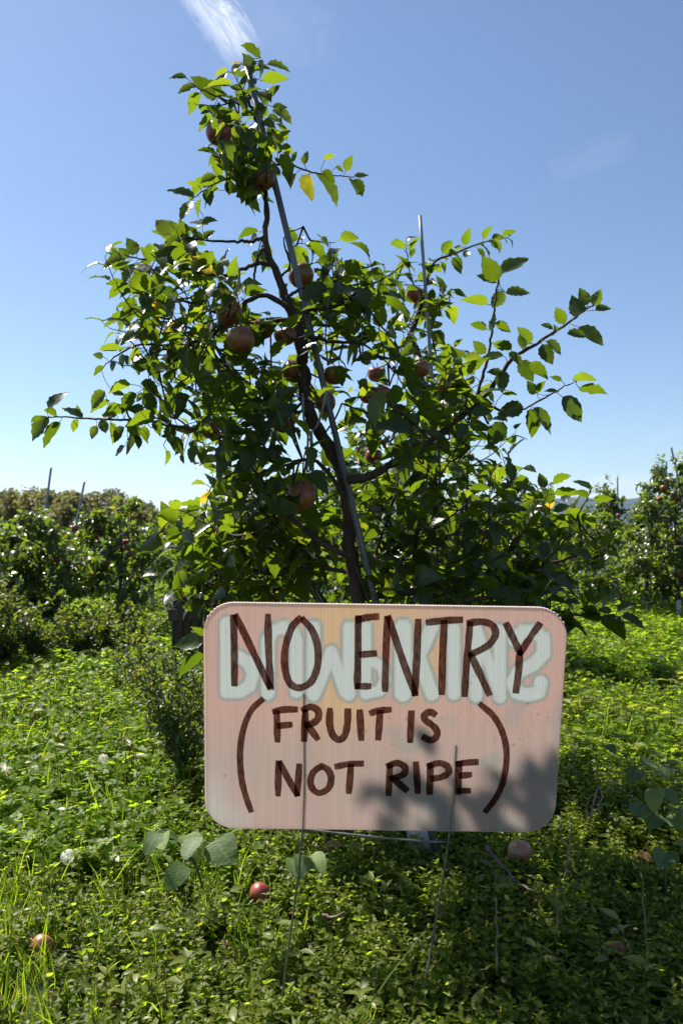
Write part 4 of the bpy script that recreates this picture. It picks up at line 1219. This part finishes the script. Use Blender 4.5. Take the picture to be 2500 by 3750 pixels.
SG = 'stakes standing in the orchard rows'
bgpole((188, 1712), (160, 1935), 6.6, 'tallest slanting stake left of the tall tree, above the fruiting trees', SG)
bgpole((310, 1764), (278, 1935), 7.2, 'second slanting stake from the left, right of the tallest', SG)
bgpole((393, 1826), (396, 1990), 8.4, 'short straight stake just above the upright fruiting tree at left', SG)
bgpole((460, 1828), (456, 2010), 8.0, 'dark straight stake against the far woods, nearest the wooden bin', SG)
bgpole((2455, 1637), (2492, 1800), 8.0, 'tilted stake above the tall tree at the right edge', SG)
bgpole((2438, 1695), (2436, 1790), 9.0, 'thin stake left of the tilted one at the right edge', SG)
bgpole((2380, 1748), (2374, 1880), 8.6, 'stake standing in front of the blue hill at right', SG)
bgpole((2259, 1740), (2260, 1850), 9.4, 'stake inside the narrow leafy spike right of the sign', SG)
bgpole((1350, 1520), (1362, 1600), 4.6, 'grey stake tip in the sky gap between the two near trees', SG)

for (lst, d, lab, grp) in (([(276, 1935), (155, 2025), (240, 2055), (108, 2010), (210, 2050)], 6.0, 'small dark red apple on the left fruiting tree', 'apples on the left fruiting tree'),
                           ([(347, 1926), (370, 1953), (352, 1962), (430, 1992), (462, 1985), (470, 2005), (340, 2045), (390, 2035), (392, 2060), (345, 2065), (475, 2030)], 6.5, 'small dark red apple on the upright left tree', 'apples on the upright left tree'),
                           ([(2428, 1788), (2463, 1816), (2412, 1828), (2440, 1906), (2490, 2105), (2360, 2072)], 7.5, 'small red apple on the tall right-edge tree', 'apples on the right-edge tree'),
                           ([(2366, 1928), (2329, 1915), (2262, 1888), (2408, 1997)], 8.2, 'small pinkish apple on the trees by the white guards', 'apples by the white guards')):
    for x, y in lst:
        apple(P(x, y, d + .15 + rng.rand() * .35), .025 + .006 * rng.rand(), lab, grp, 'apple_red' if rng.rand() < .8 else 'apple', .5)


# ------------------------------------------------------------------ wooden bin
def bin_():
    d = 5.0
    x0, x1 = gx(645, d), gx(790, d)
    zt_ = P(700, 2065, d)[2]
    root = empty('wooden_bin', ((x0 + x1) / 2, d + .15, 0))
    tag(root, 'weathered brown wooden bin of upright boards half hidden left of the sign', 'bin')
    n = 5; wdt = (x1 - x0) / n
    def plank(c, h, nm):
        mb = MB(); mb.box(c, h); part(mb, nm, M['board'], root, False)
    for k in range(n):
        for yy in (d, d + .3):
            plank(((x0 + wdt * (k + .5)), yy + rng.randn() * .004, zt_ / 2 - .02 + rng.randn() * .01), (wdt * .46, .011, zt_ / 2), 'board')
        for xx in (x0 - .012, x1 + .012):
            plank((xx, d + .03 + .06 * k, zt_ / 2 - .02), (.011, .028, zt_ / 2), 'board')
    for z in (zt_ - .05, P(700, 2250, d)[2]):
        for yy in (d - .022, d + .322): plank(((x0 + x1) / 2, yy, z), ((x1 - x0) / 2 + .04, .011, .035), 'rail')
bin_()


# ------------------------------------------------------------------ far woods
def woods():
    mb = MB()
    n = 0
    for k in range(210):
        px = rng.uniform(-420, 1150) if k < 150 else rng.uniform(1150, 2700)
        d = rng.uniform(36, 64)
        x = gx(px, d)
        top = np.interp(px, [-400, 0, 140, 280, 330, 400, 450, 500, 560, 640, 760, 900, 1150, 2700], [1815, 1802, 1788, 1800, 1815, 1785, 1815, 1830, 1858, 1885, 1890, 1900, 1905, 1925]) + rng.randn() * 10 + rng.rand() * 14
        z0 = float(ground_z(x, d)); z1 = P(px, top, d)[2]
        H = max(z1 - z0, 1.2)
        m = 380
        # several billows per crown, leaves on and in them
        nb = 7
        cen = np.stack([x + rng.randn(nb) * .5 * H * .35, d + rng.randn(nb) * .5, z0 + H * (.2 + .66 * rng.rand(nb))], -1)
        cen[0] = (x, d, z1 - .16 * H)
        rr = H * (.14 + .10 * rng.rand(nb)); rr[0] = H * .14
        w_ = rng.randint(0, nb, m)
        v = unit(rng.randn(m, 3)) * (rr[w_] * rng.rand(m) ** .4)[:, None]
        pos = cen[w_] + v
        dr = unit(rng.randn(m, 3)); nr = unit(np.array([0, 0, .8]) + rng.randn(m, 3) * .6)
        tn = np.clip((.62 if d < 48 else .2) + rng.randn() * .16 + rng.randn(m) * .12, 0, 1)
        leaves(mb, pos, dr, nr, .13 + .12 * rng.rand(m), 'low', .35, .2, .2, tn)
        mb.tube([(x, d, z0 - .1), (x + rng.randn() * .1, d, z0 + H * .85)], [.05, .015], 5)
    tag(mb.build('woodland', M['wood_far']), 'far olive and brown woodland edge on the rise at the left', 'woods', kind='stuff')
woods()


# ------------------------------------------------------------------ tall weeds
def weed_plant(x, y, h, nst, label, group, L=.022, spread=.16, kind='lance', mat='bush', dens=1.0, name='tall_weed'):
    lf, st = MB(), MB()
    b = np.array([x, y, float(ground_z(x, y))])
    for s in range(nst):
        a = rng.rand() * 6.283; o = np.array([math.cos(a), math.sin(a), 0])
        hh = h * (.65 + .4 * rng.rand())
        p = spline([b + o * .02, b + o * spread * .4 + [0, 0, hh * .5], b + o * spread * (1 + .4 * rng.rand()) + [0, 0, hh]], 8)
        st.tube(p, np.linspace(.004, .001, len(p)), 5)
        for j in range(3, len(p)):
            for r_ in range(2):
                aa = rng.rand() * 6.283
                dv = np.array([math.cos(aa), math.sin(aa), .8]); ln = h * .16 * (1.25 - j / len(p)) * (.6 + .8 * rng.rand())
                q = spline([p[j], p[j] + unit(dv) * ln * .55, p[j] + unit(dv + [0, 0, .4]) * ln], 3)
                st.tube(q, np.linspace(.0018, .0006, len(q)), 4, False)
                n = max(int(ln / .009 * dens), 3)
                t = rng.rand(n) * (len(q) - 1); i = np.minimum(t.astype(int), len(q) - 2)
                base = q[i] + (q[i + 1] - q[i]) * (t - i)[:, None]
                dr = unit(rng.randn(n, 3) * .8 + unit(dv) * .5); nr = unit(rng.randn(n, 3) * .5 + [0, 0, .9])
                leaves(lf, base, dr, nr, L * (.5 + .8 * rng.rand(n)), 'low', .26, .2, .2, np.clip(rng.beta(2, 2.5, n), 0, 1))
    root = empty(name, b); tag(root, label, 'weed', group)
    part(st, 'stem', M['stem'], root); part(lf, 'foliage', M[mat], root)


WG = 'tall weeds left of the sign'
for (px, py, h, n, lab) in ((690, 2900, .50, 9, 'fine-leaved tall weed touching the left edge of the sign'), (610, 2760, .47, 8, 'fine-leaved tall weed one step left of the sign edge'), (700, 2660, .46, 9, 'fine-leaved weed behind the sign\'s upper left corner'),
                            (560, 2620, .38, 7, 'feathery weed with thin arching tips, left of the sign'), (480, 2560, .30, 6, 'lowest feathery weed, farthest left of the sign\'s group'), (780, 2790, .48, 8, 'weed mostly hidden behind the sign\'s left half')):
    g_ = G(px, py); weed_plant(g_[0], g_[1], h, n, lab, WG)
for (px, d, h, n, lab) in ((20, 4.9, .56, 11, 'dark weed clump at the left edge below the apple trees'), (150, 5.2, .52, 11, 'dark weed clump second from the left edge'), (270, 5.4, .42, 10, 'lower weed clump with orange-tinged leaves, before the left trees'), (380, 5.6, .40, 9, 'pale seedy weed clump before the upright left tree'), (-110, 4.8, .6, 8, 'weed clump cut off by the left edge'), (480, 5.4, .36, 9, 'pale seedy weed clump nearest the wooden bin')):
    weed_plant(gx(px, d), d, h, n, lab, 'weed clumps before the left trees', L=.034, spread=.24, dens=1.15)


# ------------------------------------------------------------------ ground cover
def sprig(kind):
    mb = MB()
    if kind == 'creeper':
        for s in range(rng.randint(3, 5)):
            a = rng.rand() * 6.283; h = .03 + .04 * rng.rand(); o = np.array([math.cos(a), math.sin(a), 0]) * .018 * rng.rand()
            top = np.array([o[0] * 1.6, o[1] * 1.6, h])
            mb.tube([o, (o + top) / 2, top], .0007, 3, False)
            for k in range(4):
                f = .35 + .65 * k / 3
                b = o + (top - o) * f
                for sg in (0, 1):
                    ph = a + k * 1.57 + sg * 3.14 + rng.randn() * .3
                    dr = np.array([math.cos(ph), math.sin(ph), .25 + .35 * (k == 3) + rng.randn() * .2])
                    leaves(mb, b, dr, np.array([-.3 * math.cos(ph), -.3 * math.sin(ph), 1]) + rng.randn(3) * .45, np.array([.0165 - .0022 * k]) * (.8 + .5 * rng.rand()), 'low', .33, .25, .2, np.array([.25 + .18 * k * rng.rand() + .2 * rng.rand()]))
    elif kind == 'lance':
        h = .05 + .07 * rng.rand(); lean = rng.randn(3) * .012; lean[2] = 0
        mb.tube([(0, 0, 0), lean * .5 + [0, 0, h * .5], lean + [0, 0, h]], .0011, 4, False)
        for k in range(rng.randint(5, 9)):
            f = .25 + .75 * rng.rand(); ph = k * 2.4 + rng.randn() * .3
            dr = np.array([math.cos(ph), math.sin(ph), .15 + .5 * f * rng.rand()])
            leaves(mb, lean * f + [0, 0, h * f], dr, np.array([0, 0, 1.]) + rng.randn(3) * .3, np.array([.026 + .022 * rng.rand()]), 'lance', .19, .3, .25, np.array([.3 + .6 * rng.rand()]))
    elif kind == 'grass':
        n = 13
        for k in range(n):
            a = rng.rand() * 6.283; l = .022 + .04 * rng.rand() + .05 * (rng.rand() < .1); o = np.array([math.cos(a), math.sin(a), 0])
            b0 = o * rng.rand() * .02
            dr = o * (.15 + .5 * rng.rand()) + [0, 0, 1]
            nr = -o * .9 + np.array([0, 0, .35]) + rng.randn(3) * .15
            leaves(mb, b0, dr, -nr, np.array([l]), 'blade', .011 + .009 * rng.rand(), .5, .8, np.array([rng.beta(2, 2.5)]))
    elif kind == 'clover':
        for k in range(7):
            a = rng.rand() * 6.283; q = .03 * rng.rand(); h = .035 + .045 * rng.rand()
            c = np.array([math.cos(a) * q, math.sin(a) * q, h])
            mb.tube([(c[0] * .4, c[1] * .4, 0), c], .0006, 3, False)
            tl = unit(np.array([rng.randn() * .35, rng.randn() * .35, 1])); s = unit(np.cross(tl, [0, 1, .2])); b = np.cross(tl, s)
            p0_ = rng.rand() * 6.283; tn = rng.rand()
            for j in range(3):
                ph = p0_ + j * 2.094
                leaves(mb, c, s * math.cos(ph) + b * math.sin(ph) + tl * .12, tl, np.array([.010 + .004 * rng.rand()]), 'round', .46, .12, .05, np.array([tn]))
    return proto(mb)


def scatter(n, x0, x1, y0, y1, keep=lambda x, y: np.ones(len(x), bool), margin=.12, pw=1.0):
    """points inside the ground the lens can take in, plus a margin either side"""
    y = y0 + (y1 - y0) * rng.rand(n) ** pw
    lo, hi = -.46 * y - margin - .1, .46 * y + margin + .1
    x = lo + (hi - lo) * rng.rand(n)
    k = keep(x, y)
    x, y = x[k], y[k]
    return clear_of(np.stack([x, y, ground_z(x, y)], -1))


CLEAR = [(G(950, 3280, .04), .045, .06), (G(152, 3470, .03), .04, .045), (G(340, 3138, .04), .04, .06), (G(1900, 3125, .04), .05, .08)]


def clear_of(p):
    """cover trodden flat around the fallen fruit"""
    k = np.ones(len(p), bool)
    for c, r, fr in CLEAR:
        dx, dy = p[:, 0] - c[0], p[:, 1] - c[1]
        k &= ~((np.abs(dx) < r) & (dy < r) & (dy > -fr))
    return p[k]


def patch(x, y, s=1.0, o=0.0):
    return .5 + .25 * np.sin(x * 3.1 * s + o) * np.cos(y * 2.7 * s + 1.3 * o) + .25 * np.sin(x * 7.3 * s + y * 5.1 * s + o)


def cover():
    # left strip is mown grass and clover, the tree row is creeping weeds
    leftness = lambda x, y: 1 / (1 + np.exp((x + .02 + .17 * y + .1 * np.sin(y * 3)) / .09))
    rightfar = lambda x, y: 1 / (1 + np.exp(-(x - .75 - .05 * y) / .15)) * (y > 2.9)
    mb = MB()
    cr = [sprig('creeper') for _ in range(9)]
    pts = scatter(15000, 0, 0, .8, 3.9, lambda x, y: rng.rand(len(x)) < np.clip((1 - leftness(x, y)) * 1.0 + .45 * (y < 2.3) + .08, 0, 1) * (.35 + .65 * (patch(x, y, 1.4) > .35)), pw=.8)
    replicate(mb, cr, pts, rng.rand(len(pts)) * 6.283, .75 + .6 * rng.rand(len(pts)))
    pts = scatter(3400, 0, 0, 3.6, 11, lambda x, y: np.abs(x) > -1, pw=1.3)
    replicate(mb, cr, pts, rng.rand(len(pts)) * 6.283, 1.3 + 1.1 * rng.rand(len(pts)))
    tag(mb.build('creeping_weeds', M['weed']), 'low creeping small-leaved weeds covering the ground under the trees', 'ground cover', kind='stuff')
    mb = MB()
    pr = [sprig('lance') for _ in range(8)]
    pts = scatter(720, 0, 0, .85, 2.6, lambda x, y: rng.rand(len(x)) < .25 + .75 * (patch(x, y, 1.0, 2) > .5) * (1 - .6 * leftness(x, y)))
    replicate(mb, pr, pts, rng.rand(len(pts)) * 6.283, (.45 + .65 * rng.rand(len(pts))), .2)
    pts = scatter(700, 0, 0, 2.6, 7)
    replicate(mb, pr, pts, rng.rand(len(pts)) * 6.283, .9 + .8 * rng.rand(len(pts)), .2)
    tag(mb.build('broadleaf_weeds', M['lance']), 'scattered taller weeds with pale pointed leaves in the foreground', 'ground cover', kind='stuff')
    mb = MB()
    pr = [sprig('grass') for _ in range(9)]
    pts = scatter(9500, 0, 0, .9, 4.2, lambda x, y: rng.rand(len(x)) < np.clip((y - .6) / 1.6, .25, 1) * leftness(x, y) * (.3 + .6 * (patch(x, y, 1.3, 4) > .5)))
    replicate(mb, pr, pts, rng.rand(len(pts)) * 6.283, .7 + .6 * rng.rand(len(pts)), .2)
    pts = scatter(11500, 0, 0, 3.2, 13, pw=1.25)
    replicate(mb, pr, pts, rng.rand(len(pts)) * 6.283, .8 + .6 * rng.rand(len(pts)), .2)
    pts = scatter(4200, 0, 0, 12, 40, pw=1.2)
    replicate(mb, pr, pts, rng.rand(len(pts)) * 6.283, 2.0 + 1.8 * rng.rand(len(pts)), .2)
    tag(mb.build('grass', M['grass']), 'bright green grass growing along the alley', 'grass', kind='stuff')
    mb = MB()
    pr = [sprig('clover') for _ in range(8)]
    pts = scatter(7000, 0, 0, 2.0, 5, lambda x, y: rng.rand(len(x)) < leftness(x, y) + rightfar(x, y))
    replicate(mb, pr, pts, rng.rand(len(pts)) * 6.283, .8 + .6 * rng.rand(len(pts)))
    pts = scatter(4200, 0, 0, 4.5, 12, pw=1.1)
    replicate(mb, pr, pts, rng.rand(len(pts)) * 6.283, 1.3 + .9 * rng.rand(len(pts)))
    tag(mb.build('clover', M['clover']), 'clover mixed into the grass left and right of the tree row', 'clover', kind='stuff')
    mb = MB()
    pts = scatter(900, 0, 0, .85, 4.5, lambda x, y: rng.rand(len(x)) < 1 - .6 * leftness(x, y))
    n = len(pts); pts[:, 2] += .012 + .035 * rng.rand(n)
    leaves(mb, pts, unit(rng.randn(n, 3) * [1, 1, .25]), np.array([0, 0, 1.]) + rng.randn(n, 3) * .4, .018 + .03 * rng.rand(n), 'lance', .2 + .1 * rng.rand(n), .5, .5)
    for q in pts[:160]:
        a = rng.rand() * 6.283; l = .04 + .09 * rng.rand(); v = np.array([math.cos(a) * l, math.sin(a) * l, .02 + .05 * rng.rand()])
        mb.tube([q - v * .5, q + rng.randn(3) * .004, q + v * .5], [.0011, .001, .0006], 4, False)
    tag(mb.build('leaf_litter', M['seed']), 'dry brown leaves and bits of stalk caught among the weeds', 'leaf litter', kind='stuff')
    # brown seed spikes standing in the grass
    mb = MB()
    pts = scatter(2200, 0, 0, 2.2, 8, lambda x, y: rng.rand(len(x)) < .75 * leftness(x, y) * (patch(x, y, .9, 1) > .45) + .4 * rightfar(x, y))
    for q in pts:
        h = .09 + .09 * rng.rand(); tp = q + np.array([rng.randn() * .02, rng.randn() * .02, h])
        mb.tube([q, tp], .0006, 3, False)
        mb.tube([tp, tp + [0, 0, .008], tp + [rng.randn() * .003, 0, .022 + .012 * rng.rand()]], [.0018, .0026, .0008], 4, False)
    tag(mb.build('seed_spikes', M['seed']), 'brown seed spikes standing among the left grass', 'grass heads', kind='stuff')
cover()


# ------------------------------------------------------------------ broad velvety plants
def velvet(base, lst, label, group=None, d=None, name='velvetleaf_plant'):
    """lst: leaf base px, tip px, apparent width, tone"""
    lf, st = MB(), MB()
    b = np.array(base)
    B, T, Wd, tn = [], [], [], []
    for (bx, by, tx, ty, wd, tone, dd) in lst:
        B.append(P(bx, by, dd)); T.append(P(tx, ty, dd - (.05 if ty > by else -.04))); Wd.append(wd); tn.append(tone)
    B, T, Wd = np.array(B), np.array(T), np.array(Wd)
    dr = T - B; Ln = np.linalg.norm(dr, axis=1); dr = unit(dr); v = unit((B + T) / 2 - CAM)
    s = unit(np.cross(dr, v)); s *= np.where(s[:, 2:3] < 0, -1, 1)
    f = np.clip(Wd * .74, .2, .74)[:, None]
    nr = -v * .4 + np.array([0, 0, .9]) + s * rng.randn(len(f), 1) * .35
    nr = np.where(np.array(tn)[:, None] > .85, -v + s * .35, nr)
    top = b + [0, 0, .02] + (B.mean(0) - b) * .6
    st.tube(spline([b + [0, 0, -.02], (b + top) / 2, top], 4), .0025, 6)
    for q in B: st.tube(spline([top - (top - b) * .3 * rng.rand(), (top + q) / 2 + [0, 0, .01], q], 4), .0014, 5, False)
    root = empty(name, b); tag(root, label, 'plant', group)
    part(st, 'stem', M['stem'], root)
    for i in range(len(B)):
        lf = MB(); leaves(lf, B[i], dr[i], nr[i], Ln[i:i + 1] * .88, 'heart', .46 + (.16 if Wd[i] >= 1 else 0), .2, .3, np.array(tn[i:i + 1]), None, .07); part(lf, 'leaf', M['velvet'], root)


g_ = G(760, 3290)
velvet(g_, [(797, 3085, 845, 3170, 1.0, .35, 1.72), (665, 3175, 615, 3255, .55, .4, 1.62), (690, 3065, 730, 3130, .5, .97, 1.75), (715, 3075, 668, 3150, .3, .4, 1.72), (575, 3055, 535, 3110, .4, .4, 1.78), (595, 3060, 590, 3105, .5, .98, 1.78), (595, 3068, 665, 3060, .35, .45, 1.78)],
       'velvety heart-leaved plant under the lower left corner of the sign')
g_ = G(1115, 3255)
velvet(g_, [(1110, 3140, 1105, 3205, .9, .4, 1.78), (1145, 3135, 1185, 3170, .6, .9, 1.8), (1075, 3150, 1085, 3195, .6, .45, 1.78)], 'small heart-leaved plant behind the sign\'s left wire leg')
g_ = G(2440, 3080)
velvet(g_, [(2400, 2895, 2385, 2960, .8, .97, 2.05), (2420, 2900, 2490, 2925, .5, .45, 2.05), (2335, 2950, 2330, 2980, .5, .4, 2.05), (2350, 2945, 2370, 2990, .5, .45, 2.05), (2460, 2900, 2500, 2890, .5, .6, 2.1), (2400, 2985, 2370, 3030, .6, .2, 2.05), (2460, 2990, 2490, 3040, .6, .6, 2.05), (2470, 2960, 2520, 2985, .6, .8, 2.05)],
       'leafy plant with bright yellow-green leaves at the right edge beside the sign')
g_ = G(2440, 3330)
velvet(g_, [(2430, 3125, 2405, 3170, .6, .35, 1.9), (2440, 3130, 2480, 3160, .8, .05, 1.9), (2420, 3135, 2390, 3120, .4, .3, 1.9)], 'broad dark leaves in half shade below the yellow-green plant at right')
g_ = G(2330, 2900)
velvet(g_, [(2360, 2800, 2400, 2780, .5, .5, 2.5), (2330, 2820, 2310, 2860, .6, .05, 2.5), (2420, 2810, 2450, 2840, .6, .05, 2.5), (2260, 2700, 2290, 2680, .5, .05, 2.6), (2220, 2730, 2250, 2745, .6, .05, 2.6)], 'shaded broad-leaved plant right of the sign\'s upper half')

# ------------------------------------------------------------------ fallen apples, twigs, dandelions
def fallen(px, py, rpx, z, lab, mt):
    d = (CAM[2] - z) * F / (py - HOR)
    c = P(px, py, d); apple(c, rpx * d / F, lab, 'fallen apples', mt, .25 if px in (950, 340) else 1.2, px not in (950, 340), axis={950: (.35, .8, .45), 340: (-.4, .8, .5), 152: (.3, .8, .5)}.get(px))
fallen(950, 3274, 39, .042, 'round red apple lying in the weeds below the sign\'s left half', 'apple_red')
fallen(340, 3138, 33, .04, 'orange-pink apple lying in the grass at left', 'apple_tan')
fallen(152, 3470, 44, .02, 'rosy apple sunk in long grass near the left bottom', 'apple')
fallen(1900, 3125, 44, .045, 'bruised pinkish brown apple on the ground under the sign\'s right corner', 'apple_tan')
fallen(2255, 3480, 34, .035, 'dull red apple in deep shade at lower right', 'apple_red')
fallen(1210, 3108, 26, .03, 'pale pink apple half hidden behind the sign\'s crossbar', 'apple_tan')


def stalk(pts, r, lab, mat='dry', name='dry_stalk', cat='stalk', group=None):
    p = spline([P(*q) for q in pts], 6)
    p[1:-1] += rng.randn(len(p) - 2, 3) * .0012
    mb = MB(); mb.tube(p, np.linspace(r, r * .55, len(p)), 6)
    tag(mb.build(name, M[mat], origin=p[0]), lab, cat, group)
stalk([(2160, 3010, 1.98), (2175, 2930, 1.98), (2190, 2884, 1.98), (2203, 2910, 1.98), (2192, 2970, 1.98), (2190, 2995, 1.98)], .0028, 'bent dry stalk arched over itself right of the sign')
stalk([(2143, 2995, 2.0), (2150, 2940, 2.0), (2170, 2912, 2.0), (2200, 2925, 2.0)], .0016, 'thin dry stalk beside the bent one')
stalk([(1780, 3100, 2.0), (1810, 3140, 1.96), (1850, 3180, 1.9), (1890, 3230, 1.84), (1960, 3270, 1.78)], .0045, 'pinkish bare twig lying slantwise behind the sign\'s right leg', name='twig', cat='twig', mat='twig')
stalk([(1180, 3352, 1.65), (1220, 3360, 1.64), (1262, 3340, 1.63)], .004, 'short pinkish twig on the weeds left of the sign\'s right leg', name='twig', cat='twig', mat='twig')
stalk([(2068, 3230, 1.9), (2080, 3120, 1.9), (2092, 3000, 1.92)], .0025, 'dark straight bare stem below the sign\'s right corner')
stalk([(1818, 3560, 1.5), (1816, 3400, 1.52), (1812, 3285, 1.53)], .0018, 'thin pale upright stem in the shade right of the wire leg')
stalk([(2036, 3420, 1.62), (2040, 3330, 1.63), (2020, 3255, 1.64)], .0018, 'thin pale stem with a bent tip in the shade at right')
stalk([(2370, 3560, 1.5), (2360, 3360, 1.55), (2345, 3200, 1.6)], .0022, 'tall greenish stem rising in the shade at lower right', mat='stem')


def dandelion(px, py, rpx, d, lab):
    c = P(px, py, d); r = rpx * d / F
    root = empty('dandelion_clock', (c[0], c[1], 0)); tag(root, lab, 'dandelion', 'dandelion clocks in the left grass')
    st = MB(); st.tube(spline([(c[0] + .01, c[1], 0), (c[0] + .005, c[1], c[2] * .5), c], 4), .0013, 5); part(st, 'stem', M['stem'], root)
    fl = MB()
    n = 95
    v = unit(rng.randn(n, 3)); s = unit(np.cross(v, rng.randn(n, 3))); b = np.cross(v, s)
    for k in range(n):
        fl.add([c + v[k] * r * .12 - s[k] * .00025, c + v[k] * r * .12 + s[k] * .00025, c + v[k] * r + s[k] * .00025, c + v[k] * r - s[k] * .00025], [[0, 1, 2, 3]])
        for a in (0, 1.05, 2.1):
            w_ = (s[k] * math.cos(a) + b[k] * math.sin(a)) * r * .26; e = np.cross(v[k], w_) * .10
            q = c + v[k] * r
            fl.add([q - w_ - e, q - w_ + e, q + w_ + e, q + w_ - e], [[0, 1, 2, 3]])
    part(fl, 'seed_ball', M['fluff'], root)
dandelion(125, 2822, 19, 2.85, 'round white dandelion clock second from the left edge')
dandelion(28, 2825, 20, 2.8, 'ragged dandelion clock at the left edge')
dandelion(380, 2782, 18, 2.9, 'half-blown dandelion clock in the middle of the left grass')
dandelion(250, 3138, 26, 2.0, 'grey dandelion clock beside the orange-pink fallen apple')
